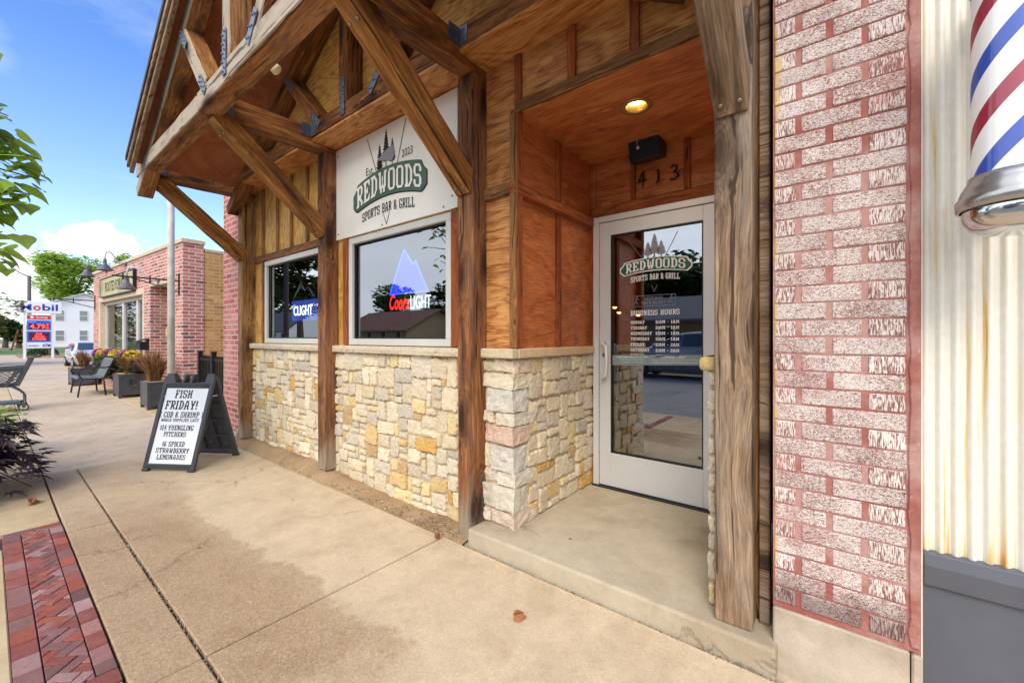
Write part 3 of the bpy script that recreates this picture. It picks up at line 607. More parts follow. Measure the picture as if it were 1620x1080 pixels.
obj('stone_cap',MB().box(-.50,-.42,2.066,3.08,1.171,1.222),M['stone'],B,bevel=.008)
# caps
def cap(x0,x1,y0,y1,joints,label=None):
    m=MB(); r=random.Random(int(x0*100)); 
    for a,b in zip(joints,joints[1:]):
        nseg=max(2,int((b-a)/.05)); prev=None; st=len(m.v)
        for i in range(nseg+1):
            x=a+.002+(b-a-.004)*i/nseg; q=[r.uniform(-.004,.004) for _ in range(3)]
            m.v+=[(x,y1,1.174),(x,y0+.006+q[0],1.174),(x,y0+q[1],1.205),(x,y0+.004+q[2],1.232),(x,y1,1.236)]
        n0=len(m.f)
        for i in range(nseg):
            for k in range(5): m.f.append((st+i*5+k,st+i*5+(k+1)%5,st+i*5+5+(k+1)%5,st+i*5+5+k))
        m.f+=[(st+4,st+3,st+2,st+1,st),tuple(st+nseg*5+k for k in range(5))]; kf=r.uniform(.94,1.04); m.c+=[tuple(v*kf for v in c(214,198,172))]*(len(m.f)-n0)
    return obj('stone_cap',m,M['stone'],B,label=label)
cap(-5.95,-3.875,1.998,YW+.03,[-5.95,-4.75,-3.875]); cap(-3.73,-1.99,1.998,YW+.03,[-3.73,-2.78,-1.99])
mb=MB(); mb.box(-1.85,XR+.045,1.998,2.064,1.174,1.236,c(214,196,164)); mb.box(XR-.02,XR+.05,2.066,3.12,1.174,1.236,c(220,190,150)); obj('stone_cap',mb,M['stone'],B,bevel=.008)
obj('stone_cap',MB().box(-.505,-.42,1.99,2.06,1.158,1.222,c(206,178,124)),M['stone'],B,bevel=.02,seg=2)
# ---- windows
def window(x0,x1,z0,z1):
    t=.055; y0,y1=2.052,2.10; m=MB()
    m.box(x0,x1,y0,y1,z0,z0+t); m.box(x0,x1,y0,y1,z1-t,z1); m.box(x0,x0+t,y0,y1,z0+t,z1-t); m.box(x1-t,x1,y0,y1,z0+t,z1-t)
    w=obj('window',m,M['frame'],B,bevel=.004,loc=((x0+x1)/2,2.07,z0))
    q=MB(); q.add([(x0+.04,2.096,z0+.04),(x1-.04,2.096,z0+.04),(x1-.04,2.096,z1-.04),(x0+.04,2.096,z1-.04)],[(0,1,2,3)]); obj('pane',q,M['glass'],w)
    g=MB(); s=.012; X0,X1,Z0,Z1=x0+t,x1-t,z0+t,z1-t; yy=2.078
    g.box(X0,X1,yy,yy+.012,Z0,Z0+s); g.box(X0,X1,yy,yy+.012,Z1-s,Z1); g.box(X0,X0+s,yy,yy+.012,Z0+s,Z1-s); g.box(X1-s,X1,yy,yy+.012,Z0+s,Z1-s)
    obj('gasket',g,M['black'],w); return w
window(-5.392,-4.0,1.24,2.205); window(-3.533,-2.183,1.24,2.205)
# ---- interior shell seen through the glass
m=MB(); m.box(-5.95,-.3,7.0,7.1,0,3.05); m.box(-5.98,-5.93,2.13,7,0,3.05); m.box(-.3,-.25,3.3,7,0,3.05)
obj('interior_wall',m,M['darkroom'],B); obj('interior_floor',MB().box(-5.95,-.3,2.13,7,.02,.09),M['darkfloor'],B); obj('interior_ceiling',MB().box(-5.95,-.3,2.13,7,3.05,3.10),M['darkroom'],B)
obj('upper_wall',MB().box(-5.95,-.25,2.02,7.1,3.12,4.6),plain('grey parapet stucco',c(150,140,126),.9,0,.1,3,.2),B)
# ---- entrance slab
o=obj('doorstep',MB().box(-1.845,-.195,1.878,3.16,-.1,.105),M['slab'],B,bevel=.012,seg=2)
# ---- door
D=obj('door_frame',MB().box(-1.594,-1.545,3.085,3.15,.105,2.283).box(-1.545,-.60,3.085,3.15,2.236,2.283).box(-.64,-.595,3.085,3.15,.105,2.236),M['alu'],B,bevel=.003,loc=(-1.1,3.14,.1))
X0,X1,Z0,Z1=-1.541,-.645,.118,2.231; gx0,gx1,gz0,gz1=-1.445,-.752,.385,2.125
m=MB(); m.box(X0,gx0,3.095,3.14,Z0,Z1).box(gx1,X1,3.095,3.14,Z0,Z1).box(gx0,gx1,3.095,3.14,Z0,gz0).box(gx0,gx1,3.095,3.14,gz1,Z1)
L=obj('door',m,M['alu'],B,bevel=.003,loc=(-1.1,3.1,.1))
q=MB(); q.add([(gx0,3.118,gz0),(gx1,3.118,gz0),(gx1,3.118,gz1),(gx0,3.118,gz1)],[(0,1,2,3)]); obj('pane',q,M['doorglass'],L)
m=MB(); s=.009
m.box(gx0,gx1,3.1,3.112,gz0,gz0+s).box(gx0,gx1,3.1,3.112,gz1-s,gz1).box(gx0,gx0+s,3.1,3.112,gz0+s,gz1-s).box(gx1-s,gx1,3.1,3.112,gz0+s,gz1-s); obj('gasket',m,M['black'],L)
m=MB(); m.tube([(-1.495,3.095,1.262),(-1.495,3.05,1.262),(-1.486,3.03,1.255),(-1.452,3.025,1.235),(-1.444,3.025,1.12),(-1.452,3.025,1.01),(-1.486,3.03,.99),(-1.495,3.05,.983),(-1.495,3.095,.983)],.0135,10); obj('handle',m,M['alu'],L,smooth=True)
m=MB(); m.lathe([(.0001,-.006),(.016,-.006),(.018,0)],(-1.50,3.095,1.165),16,axis='Y'); obj('lock',m,M['steel'],L)
obj('threshold',MB().box(-1.594,-.595,3.06,3.15,.1055,.114),M['darkbolt'],D)
# door decals
yd=3.1135; P=lambda x,z:(x,yd,z)
def banner_poly(cx,cz,w,h,rise,n=14,notch=.035):
    top=[];bot=[]
    arc=lambda x:rise*(1-((x-cx)/(w/2))**2)
    xs=[cx-w/2+notch+(w-2*notch)*i/n for i in range(n+1)]
    top=[(x,cz+h/2+arc(x)) for x in xs]; bot=[(x,cz-h/2+arc(x)) for x in xs]
    rt=[(cx+w/2-notch*.55,cz+h/2-notch*.5),(cx+w/2,cz+h/2-notch),(cx+w/2,cz-h/2+notch),(cx+w/2-notch*.55,cz-h/2+notch*.5)]
    lt=[(2*cx-x,z) for x,z in rt]
    return top+rt+bot[::-1]+lt[::-1]
def flat(poly,y): m=MB(); n=len(poly); cx=sum(p[0] for p in poly)/n; cz=sum(p[1] for p in poly)/n; m.add([(x,y,z) for x,z in poly]+[(cx,y,cz)],[(i,(i+1)%n,n) for i in range(n)]); return m
cx,cz,w,h,rise=-1.10,1.83,.545,.105,.032
obj('decal',flat(banner_poly(cx,cz,w,h,rise),yd),M['white'],L); obj('decal',flat(banner_poly(cx,cz,w-.018,h-.016,rise,notch=.034),yd-.001),M['dgreen'],L)
arc=lambda x,k=1.:rise*k*(1-((x-cx)/(w/2))**2)
m=MB(); slab_text(m,'REDWOODS',cx-.225,cx+.225,cz-.036,cz+.036,lambda x,z:(x,yd-.002,z+arc(x))); obj('lettering',m,M['white'],L)
m=MB(); slab_text(m,'SPORTS BAR & GRILL',cx-.185,cx+.185,1.715,1.758,lambda x,z:(x,yd,z+arc(x,.9))); obj('lettering',m,M['white'],L)
m=MB(); slab_text(m,'BUSINESS HOURS',-1.285,-.915,1.475,1.515,P)
for k,(d,hh) in enumerate((('MONDAY','11AM - 1AM'),('TUESDAY','11AM - 1AM'),('WEDNESDAY','11AM - 1AM'),('THURSDAY','11AM - 1AM'),('FRIDAY','11AM - 2AM'),('SATURDAY','11AM - 2AM'),('SUNDAY','11AM - 1AM'))):
    z=1.435-k*.0425; slab_text(m,d,-1.285,-1.285+.0185*len(d),z-.024,z,P); slab_text(m,hh,-1.09,-.918,z-.024,z,P)
obj('lettering',m,M['white'],L)
m=MB(); a0=(-1.245,1.69)
def line(m,a,b,t,y): 
    d=Vector((b[0]-a[0],b[1]-a[1])); n=Vector((-d.y,d.x)).normalized()*t/2; m.add([(a[0]+n.x,y,a[1]+n.y),(b[0]+n.x,y,b[1]+n.y),(b[0]-n.x,y,b[1]-n.y),(a[0]-n.x,y,a[1]-n.y)],[(0,1,2,3)])
line(m,(-1.12,1.70),(-1.10,1.652),.003,yd); line(m,(-1.08,1.70),(-1.10,1.652),.003,yd); line(m,(-1.30,2.06),(-1.19,1.91),.003,yd); line(m,(-.93,2.08),(-1.02,1.91),.003,yd)
x0,x1,z0,z1=-1.265,-.945,1.545,1.625
for a,b in(((x0,z0),(x1,z0)),((x1,z0),(x1,z1)),((x1,z1),(x0,z1)),((x0,z1),(x0,z0))): line(m,a,b,.003,yd)
mir=lambda x,z:(-2.21-x,yd-.0005,z)
font_text(m,'WATCH',-1.175,-1.035,1.592,1.613,mir,.012); font_text(m,'YOUR STEP',-1.20,-1.01,1.557,1.578,mir,.012)
for sx in(-1.235,-.975):
    line(m,(sx,1.612),(sx-.008,1.582),.005,yd); line(m,(sx-.008,1.582),(sx+.012,1.56),.005,yd); line(m,(sx-.008,1.582),(sx-.022,1.56),.005,yd); line(m,(sx-.002,1.604),(sx+.018,1.596),.004,yd); m.ball((sx+.004,yd,1.617),.005,5)
obj('decal',m,M['greyprint'],L)
def pine(m,cx,z0,z1,w,y,seed,jag=1.):
    r=random.Random(seed); n=11; H=z1-z0; T=z0+H*.22; pts=[]
    for i in range(n):
        z=z1-(z1-T)*i/(n-1); hw=w*(.08+.92*(i/(n-1))**.85); 
        if i==n-1: hw*=.55
        pts.append((hw*r.uniform(.8,1.1),z)); 
        if i<n-1: pts.append((hw*r.uniform(.45,.6),z-H*.03))
    for (a,za),(b,zb) in zip(pts,pts[1:]): m.add([(cx-a,y,za),(cx+a,y,za),(cx+b,y,zb),(cx-b,y,zb)],[(0,1,2,3)])
    m.add([(cx-w*.07,y,T),(cx+w*.07,y,T),(cx+w*.09,y,z0),(cx-w*.09,y,z0)],[(0,1,2,3)])
m=MB(); pine(m,-1.15,1.90,2.03,.045,yd,1); pine(m,-1.10,1.90,2.085,.05,yd,2); pine(m,-1.05,1.90,2.03,.045,yd,3); obj('decal',m,M['greyprint'],L)
m=MB(); m.add([(gx0,yd,1.085),(gx1,yd,1.112),(gx1,yd,1.185),(gx0,yd,1.165)],[(0,1,2,3)]); obj('decal',m,plain('grey green notice strip',c(128,142,142),.4,0,.05,3),L)
m=MB(); P2=lambda x,z:(x,yd-.001,z+(x-gx0)*.035)
font_text(m,'CUSTOMER PRICING NOTICE',-1.40,-1.15,1.142,1.156,P2,.015); font_text(m,'A 4% customer service charge',-1.375,-1.175,1.122,1.134,P2); font_text(m,'is applied to all retail sales',-1.365,-1.185,1.103,1.114,P2)
font_text(m,'CASH DISCOUNT',-1.05,-.87,1.138,1.152,P2,.015); font_text(m,'As an incentive for paying cash, we provide',-1.12,-.79,1.12,1.131,P2); font_text(m,'a 4.00% discount off the listed sale amount',-1.12,-.79,1.102,1.113,P2); obj('lettering',m,M['white'],L)
# ---- posts
PX=[(-5.853,-5.70,'post_gold'),(-3.868,-3.738,'post_red'),(-1.988,-1.853,'post_red'),(-.424,-.285,'post_grey')]
posts=[]
for x0,x1,mt in PX:
    zb=.105 if x1>-1 else (.07 if x0<-3 else .0)
    posts.append(beam('post',((x0+x1)/2,2.0,zb),((x0+x1)/2,2.0,3.02),.14,x1-x0,M[mt],B,up=(0,1,0)))
obj('side_board',MB().box(-.27,-.232,2.02,2.07,.105,4.2),M['post_grey'],B,bevel=.004); obj('side_board',MB().box(-.40,-.272,2.045,2.075,.105,4.2),M['batten'],B,bevel=.004)
obj('side_board',MB().box(-5.97,-5.86,2.02,2.075,.1,3.09),M['batten'],B,bevel=.004)
# ---- cross beams, braces, header, front truss
def bolts(o,pts,axis,r=.011,mat='bolt'):
    for p in pts:
        q=MB(); a=Vector(axis).normalized(); q.tube([Vector(p)-a*.004,Vector(p)+a*.004,Vector(p)+a*.009],[r,r,r*.45],8); sub(o,'bolt',q,M[mat],smooth=True)
cbs=[]
for (x0,x1,mt) in PX:
    xc=(x0+x1)/2; w=x1-x0-.004
    cb=beam('crossbeam',(xc,2.068,3.115),(xc,1.125,3.095),w,.185,M['beam'],B); cbs.append(cb)
    lo=Vector((xc,1.99,2.33)); hi=Vector((xc,1.06,3.13)); a=(hi-lo).normalized()
    br=beam('brace',(xc,1.965,2.285),(xc,1.10,3.035),w-.006,.145,M['post_grey' if x0>-1 else 'brace'],B)
    n=Vector((0,-a.z,a.y)); nd=n if n.z<0 else -n
    base=Vector((xc,1.965,2.285))
    bolts(br,[base+a*.05+nd*.074+Vector((sx,0,0)) for sx in(-.035,.035)]+[base+a*1.02+nd*.074+Vector((sx,0,0)) for sx in(-.035,.035)],nd)
for i,(xa,xb) in enumerate(zip(PX,PX[1:])):
    beam('header_beam',(xa[1]+.001,1.88,3.168),(xb[0]-.001,1.88,3.168),.135,.136,M['beam'],B)
beam('header_beam',(PX[3][1]+.001,1.88,3.168),(-.2,1.88,3.168),.135,.136,M['beam'],B)
FY=.98+.07
beam('front_beam',(-5.86,FY,3.07),(-3.81,FY,3.07),.14,.138,M['truss_grey'],B); beam('front_beam',(-3.80,FY,3.075),(-.40,FY,3.075),.142,.142,M['truss_grey'],B)
AX,SL=-3.2,.583; roofz=lambda x:4.49-SL*abs(x-AX)
for (yy,mt,wd) in((FY,'truss_grey',.13),(1.878,'beam',.13)):
    zb=3.145 if yy<1.5 else 3.23
    kp=beam('king_post',(AX,yy,zb),(AX,yy,4.30),wd,.14,M[mt],B,up=(0,1,0)); st=[]
    for s in(-1,1):
        st.append(beam('strut',(AX+s*.45,yy,zb),(AX+s*1.02,yy,roofz(AX+1.02)-.10),wd-.004,.135,M[mt],B,up=(0,1,0)))
        rf=beam('rafter',(AX+s*2.68,yy,roofz(AX+2.68)-.075),(AX+s*.005,yy,4.49-.075),wd-.008,.13,M[mt],B,up=(0,1,0))
    yf=yy-.0775 if yy<1.5 else 1.803
    def plate(o,p0,p1,w):
        p0,p1=Vector(p0),Vector(p1); q=MB(); q.obox(p0,p1,w,.006,up=(1,0,0) if abs((p1-p0).x)<.01 else Vector((p1-p0)).cross(Vector((0,1,0))))
        d=(p1-p0).normalized(); n=Vector((d.z,0,-d.x)); q=MB(); k=[p0+n*w/2,p1+n*w/2,p1-n*w/2,p0-n*w/2]
        q.add([v+Vector((0,dy,0)) for dy in(-.003,.003) for v in k],[(0,1,2,3),(7,6,5,4)]+[(i,(i+1)%4,(i+1)%4+4,i+4) for i in range(4)])
        L=(p1-p0).length; nb=int(L/.055)
        for i in range(nb):
            for t in(-1,1):
                cpt=p0+d*(L*(i+.5)/nb+t*.008)+n*t*w*.25; q.tube([cpt,cpt+Vector((0,-.012,0))],[.009,.007],6)
        sub(o,'gusset_plate',q,M['steel'])
    plate(kp,(AX+.0,yf,zb-.10),(AX,yf,zb+.2),.06)
    for s,o in zip((-1,1),st):
        d=Vector((s*.57,0,roofz(AX+1.02)-.10-zb)).normalized(); b=Vector((AX+s*.45,yf,zb)); plate(o,b-d*.09,b+d*.11,.06); t=b+d*.72; plate(o,t-d*.1,t+d*.12,.06)
# brackets where cross beams meet the header
for (x0,x1,mt),cb in zip(PX,cbs):
    for xx,s in((x0,-1),(x1,1)):
        q=MB(); q.box(min(xx+s*.001,xx+s*.006),max(xx+s*.001,xx+s*.006),1.72,1.811,3.11,3.215); q.box(min(xx+s*.006,xx+s*.075),max(xx+s*.006,xx+s*.075),1.806,1.811,3.11,3.215)
        for yy in(1.745,1.785):
            for z in(3.135,3.19): q.tube([(xx+s*.006,yy,z),(xx+s*.013,yy,z)],.008,6)
        for z in(3.135,3.19): q.tube([(xx+s*.045,1.806,z),(xx+s*.045,1.799,z)],.008,6)
        sub(cb,'bracket',q,M['steel'])
    q=MB(); s=1; q.box(x1+.001,x1+.006,1.13,1.2,3.04,3.15); sub(cb,'bracket',q,M['steel'])
# ---- gable wall, roof deck, rake boards
q=MB(); q.prism([(-5.567,3.1),(AX,4.48),(-.833,3.1)],1.952,1.99); obj('gable_wall',q,M['ply_gable'],B)
obj('gable_wall',MB().box(-.82,-.24,1.956,1.985,3.1,3.6),M['ply_gable'],B)
for s in(-1,1):
    E_=AX+s*(2.42 if s<0 else 2.7); q=MB(); q.prism([(AX,4.49),(AX,4.505),(E_,roofz(E_)+.015),(E_,roofz(E_))],.93,1.95); obj('roof_deck',q,M['deck'],B)
    E2=AX+s*(2.44 if s<0 else 2.71); q=MB(); q.prism([(AX,4.508),(AX,4.56),(E2,roofz(E2)+.065),(E2,roofz(E2)+.018)],.86,4.5); obj('roof',q,plain('dark shingle roof',c(72,66,62),.95,0,.35,40,.5),B)
    q=MB(); q.prism([(AX,4.385),(AX,4.506),(E2,roofz(E2)+.016),(E2,roofz(E2)-.10)],.89,.925); obj('rake_board',q,M['fascia'],B,bevel=.004)
    q=MB(); q.prism([(AX,4.44),(AX,4.506),(E2,roofz(E2)+.016),(E2,roofz(E2)-.05)],.87,.888); obj('rake_board',q,M['fascia'],B,bevel=.003)
# ---- brick piers
def rugbrick():
    m,nt,p=newmat('worn painted rug brick'); t=nn(nt,'TexCoord'); a=nn(nt,'Attribute',dict(attribute_name='Col'))
    v=t.outputs['Object']
    sc=nn(nt,'SeparateColor',Color=a.outputs[0])
    n=nn(nt,'TexNoise',Vector=nn(nt,'Mapping',Vector=v,Rotation=(0,R(35),0),Scale=(1,1,1.8)),Scale=150,Detail=3,Roughness=.6,Distortion=1.5)
    nv=nn(nt,'TexNoise',Vector=nn(nt,'Mapping',Vector=v,Scale=(1.9,1,.25)),Scale=170,Detail=3,Roughness=.55,Distortion=.4)
    tex=mix(nt,sc.outputs[1],n.outputs[0],nv.outputs[0])
    big=nn(nt,'TexNoise',Vector=v,Scale=6,Detail=5,Roughness=.6)
    thr=math_(nt,'ADD',math_(nt,'MULTIPLY',math_(nt,'SUBTRACT',big.outputs[0],.5),.28),tex)
    zc=nn(nt,'SeparateXYZ',Vector=v).outputs[2]
    b=ramp(nt,thr,[(.41,c(136,96,91)),(.465,c(172,130,124)),(.505,c(220,204,196)),(.6,c(232,222,214))])
    dk=ramp(nt,n.outputs[0],[(.34,.8),(.42,0)])
    b=mix(nt,dk,b,c(104,72,66)); b=mix(nt,.8,b,ramp(nt,sc.outputs[0],[(0,(.88,.85,.84)),(1,(1.08,1.08,1.08))]),'MULTIPLY')
    xl=nn(nt,'SeparateXYZ',Vector=v).outputs[0]; b=mix(nt,ramp(nt,math_(nt,'ADD',math_(nt,'MULTIPLY',math_(nt,'SUBTRACT',2.912,xl),14.),math_(nt,'MULTIPLY',big.outputs[0],1.2)),[(.72,0),(.85,.75)]),b,c(216,184,110))
    red=nn(nt,'TexNoise',Vector=nn(nt,'Mapping',Vector=v,Location=(3,1,2)),Scale=4,Detail=6,Roughness=.65)
    b=mix(nt,ramp(nt,red.outputs[0],[(.56,0),(.75,.8)]),b,c(170,88,80))
    b=mix(nt,ramp(nt,math_(nt,'ADD',zc,math_(nt,'MULTIPLY',big.outputs[0],.12)),[(.36,.6),(.46,0)]),b,c(74,46,42))
    b=mix(nt,.0,b,a.outputs[0])
    setp(nt,p,Base_Color=b,Roughness=.9); bump(nt,p,tex,.8,.005); return m
M['rug']=rugbrick()
def fadedmortar():
    m,nt,p=newmat('faded red painted mortar'); t=nn(nt,'TexCoord'); v=t.outputs['Object']
    a=nn(nt,'TexNoise',Vector=v,Scale=3.2,Detail=6,Roughness=.65); f=nn(nt,'TexNoise',Vector=v,Scale=55,Detail=6,Roughness=.7); z=nn(nt,'SeparateXYZ',Vector=v).outputs[2]
    k=math_(nt,'ADD',a.outputs[0],ramp(nt,math_(nt,'MULTIPLY',z,.3),[(.12,.02),(.42,.12),(.62,-.16)]))
    b=ramp(nt,k,[(.36,c(152,82,72)),(.5,c(162,100,90)),(.62,c(184,140,130))]); b=mix(nt,.5,b,ramp(nt,f.outputs[0],[(.3,.65),(.7,1.15)]),'MULTIPLY'); b=mix(nt,ramp(nt,f.outputs[0],[(.62,0),(.7,.5)]),b,c(216,200,190))
    setp(nt,p,Base_Color=b,Roughness=.92); bump(nt,p,f.outputs[0],.6,.005); return m
M['redmortar']=fadedmortar()
def pier(x0,x1,y0,z0,z1,stripx,label,seed,base):
    r=random.Random(seed); q=MB(); z=z0; k=0; ch=.0655
    while z<z1:
        segs=[(.0,.071),(.088,.268),(.284,.384)] if k%2==0 else [(.0,.166),(.183,.386)]
        for si,(a,b) in enumerate(segs):
            g0,g1=(x0+a+r.uniform(0,.003)),(x0+b-r.uniform(0,.003)); e=r.uniform(-.0015,.002); yel=0.
            hd=1. if (k%2==0 and si!=1) else 0.
            q.box(g0,g1,y0-.005+e,y0+.02,z+.0035+r.uniform(-.002,.001),z+ch-.0035+r.uniform(-.001,.002),(r.random(),hd,yel))
        z+=ch; k+=1
    pm=obj('brick_pier',q,M['rug'],B,bevel=.0045,seg=2,label=label)
    obj('mortar',MB().box(x0-.004,x1,y0,y0+1.2,z0-.02,z1+.05),M['redmortar'],pm)
    if stripx:
        s=MB(); rr=random.Random(2); nz=90; 
        for i in range(nz+1):
            zc=z0+(z1-z0)*i/nz; e=rr.uniform(-.004,.005); yy=y0-.006-rr.uniform(0,.002); s.v+=[(x0+.389+e,y0+.01,zc),(x0+.391+e,yy,zc),(x1-.003,yy-.001,zc),(x1,y0+.01,zc)]
        for i in range(nz):
            for k in range(3): s.f.append((i*4+k,i*4+k+1,i*4+5+k,i*4+4+k)); s.c.append(None)
        obj('painted_edge',s,M['redmortar'],pm,bevel=.002)
    obj('base_block',MB().box(x0-.004,x1-.028,y0-.012,y0+.4,-.05,z0-.021),M['limebase'],pm,bevel=.006); obj('base_block',MB().box(x1-.024,x1+.002,y0-.014,y0+.4,-.05,z0-.024),M['limebase'],pm,bevel=.006)
    return pm
pier(-.208,.212,1.95,.262,4.3,True,'worn red and white brick pier beside the barber shop',3,True)
def brickmat(name,c1,c2,mortar,dark=None,scale=1.,w=.2,h=.067,ms=.009,axis='u'):
    m,nt,p=newmat(name); t=nn(nt,'TexCoord'); s=nn(nt,'SeparateXYZ',Vector=t.outputs['Object'])
    u=math_(nt,'ADD',s.outputs[0],s.outputs[1]); v=nn(nt,'CombineXYZ',X=u,Y=s.outputs[2])
    br=nn(nt,'TexBrick',Vector=v,Scale=1.,Mortar_Size=ms,Mortar_Smooth=.15,Bias=0.,Brick_Width=w,Row_Height=h,Color1=(0,0,0,1),Color2=(1,1,1,1),Mortar=(.5,.5,.5,1))
    sc=nn(nt,'SeparateColor',Color=br.outputs['Color'])
    st=[(0,dark or c1),(.1,dark or c1),(.14,c1),(.5,c2),(.8,c1),(1,tuple(min(1,x*1.25) for x in c2))]
    b=ramp(nt,sc.outputs[0],st)
    n=nn(nt,'TexNoise',Vector=t.outputs['Object'],Scale=14,Detail=7,Roughness=.7); n2=nn(nt,'TexNoise',Vector=t.outputs['Object'],Scale=1.7,Detail=5,Roughness=.6)
    b=mix(nt,.5,b,ramp(nt,n.outputs[0],[(.3,.6),(.7,1.2)]),'MULTIPLY'); b=mix(nt,ramp(nt,n2.outputs[0],[(.5,0),(.75,.4)]),b,c(206,176,166))
    b=mix(nt,br.outputs['Fac'],b,mortar)
    setp(nt,p,Base_Color=b,Roughness=.9); p.inputs['Specular IOR Level'].default_value=.25
    h_=mix(nt,.3,math_(nt,'SUBTRACT',1.,br.outputs['Fac']),n.outputs[0]); bump(nt,p,h_,.8,.008); return m
M['brick_red']=brickmat('red brick',c(180,104,96),c(200,138,126),c(226,202,190),c(122,94,90))
M['brick_pier']=brickmat('weathered red brick',c(184,104,98),c(200,132,124),c(212,176,166),c(160,94,88))
M['brick_tan']=brickmat('tan brick',c(196,142,84),c(206,158,102),c(206,176,134),c(180,120,66))
q=MB(); q.box(-6.52,-5.975,1.975,2.9,.0,5.2); obj('brick_pier',q,M['brick_pier'],B,label='plain red brick pier at the far end of the bar front')
obj('base_block',MB().box(-6.54,-5.96,1.95,2.1,-.05,.11),M['limebase'],B,bevel=.01)
# ================================================================ sign over the window
ys=2.046
Sg=obj('restaurant_sign',MB().box(-3.757,-2.108,ys,ys+.022,2.22,3.062),M['signwhite'],bevel=.002,loc=(-2.93,ys,2.22)); tag(Sg,'large cream sign board with green banner lettering and pine trees, above the bar window','sign')
yb=ys-.0025; cx,cz,w,h,rise=-2.935,2.515,1.0,.235,.085
bp=lambda ww,hh,n_: banner_poly(cx,cz,ww,hh,rise,notch=n_)
obj('banner',flat(banner_poly(cx+.006,cz-.006,w+.012,h+.012,rise,notch=.07),yb),M['ink'],Sg); obj('banner',flat(banner_poly(cx,cz,w,h,rise,notch=.07),yb-.001),M['green'],Sg)
arcS=lambda x,k=1.: rise*k*(1-((x-cx)/(w/2))**2)
m=MB(); slab_text(m,'REDWOODS',cx-.445,cx+.445,cz-.09,cz+.09,lambda x,z:(x+.006,yb-.002,z+arcS(x)-.006)); obj('lettering',m,M['ink'],Sg)
m=MB(); slab_text(m,'REDWOODS',cx-.445,cx+.445,cz-.09,cz+.09,lambda x,z:(x,yb-.003,z+arcS(x))); obj('lettering',m,M['signwhite'],Sg)
m=MB(); slab_text(m,'SPORTS BAR & GRILL',cx-.36,cx+.36,2.28,2.358,lambda x,z:(x,yb,z+arcS(x,.75))); obj('lettering',m,M['ink'],Sg)
m=MB(); font_text(m,'Est.',-3.235,-3.12,2.705,2.77,lambda x,z:(x,yb,z)); font_text(m,'2023',-2.735,-2.60,2.735,2.795,lambda x,z:(x,yb,z)); obj('lettering',m,M['ink'],Sg)
m=MB(); line(m,(-3.218,3.02),(-3.075,2.69),.008,yb); line(m,(-2.684,3.03),(-2.80,2.69),.008,yb); line(m,(-2.985,2.335),(-2.94,2.24),.006,yb); line(m,(-2.895,2.335),(-2.94,2.24),.006,yb); obj('rays',m,M['ink'],Sg)
m=MB(); pine(m,-3.035,2.66,2.92,.062,yb,5); pine(m,-2.945,2.69,3.02,.07,yb-.0006,6); pine(m,-2.86,2.69,2.93,.055,yb,7); obj('pine_emblem',m,M['ink'],Sg)
obj('pine_emblem',flat([(-3.07,2.80),(-2.93,2.86),(-2.84,2.87),(-2.82,2.80),(-2.86,2.745),(-2.93,2.76)],yb-.0014),M['greyprint'],Sg)
m=MB()
for x,z in((-3.70,2.27),(-3.70,3.0),(-2.25,2.25),(-3.0,2.245),(-2.16,2.31)): m.lathe([(.0001,-.004),(.008,-.003),(.009,0)],(x,ys,z),10,axis='Y')
obj('screw',m,M['bolt'],Sg)
# ================================================================ neon sign in the window
yn=2.16
Ne=empty('neon_sign','lit neon beer sign, blue mountain over red and white lettering, in the nearer bar window','neon sign',(-2.8,yn,1.55))
NR,NW=emis('red neon',c(255,30,24),1.6),emis('white neon',c(220,242,250),1.25)
q=MB(); P_=[(-3.055,1.675),(-2.86,2.04),(-2.745,1.90),(-2.715,1.93),(-2.56,1.675)]; q.prism(P_,yn+.012,yn+.016); 
mpn,ntp,pp=newmat('blue lit acrylic'); setp(ntp,pp,Base_Color=c(20,40,150),Emission_Color=c(30,52,255),Emission_Strength=.7); obj('mountain_panel',q,mpn,Ne)
q=MB()
for a,b in zip(P_,P_[1:]+P_[:1]): q.tube([(a[0],yn,a[1]),(b[0],yn,b[1])],.006,6)
obj('neon_tube',q,emis('bright blue neon',c(56,90,255),1.2),Ne)
q=MB(); font_text(q,'Coors',-3.06,-2.79,1.535,1.665,lambda x,z:(x,yn,z+(x+2.8)*-.03),.02,.3); obj('neon_lettering',q,NR,Ne)
q=MB(); font_text(q,'LIGHT',-2.775,-2.52,1.54,1.645,lambda x,z:(x,yn,z),.004); obj('neon_lettering',q,NW,Ne)
q=MB(); q.box(-3.05,-2.53,yn+.03,yn+.055,1.58,1.61); q.tube([(-2.8,yn+.04,1.58),(-2.8,yn+.05,1.25)],.006,6); obj('backing_bar',q,M['ink'],Ne)
N2=empty('window_sign','blue beer sign panel with white lettering and a mountain outline in the far bar window','sign',(-4.5,yn,1.5))
q=MB(); q.box(-4.93,-4.35,yn,yn+.02,1.49,1.72); obj('panel',q,emis('navy panel with added glow',c(30,48,130),1.3),N2,bevel=.02)  # sign itself is unlit; glow added to panel and lettering to show through glass
q=MB(); font_text(q,'CLIGHT',-4.87,-4.43,1.55,1.66,lambda x,z:(x,yn-.002,z),.015); obj('lettering',q,emis('pale lettering with added glow',c(225,240,250),2.2),N2)
q=MB()
for k in range(4): q.tube([(-4.9+.02*k,yn+.01,1.74+.015*k),(-4.72,yn+.01,1.93-.02*k),(-4.62,yn+.01,1.82),(-4.56,yn+.01,1.86),(-4.4-.02*k,yn+.01,1.74+.01*k)],.004,5)
obj('mountain_outline',q,M['greyprint'],N2)
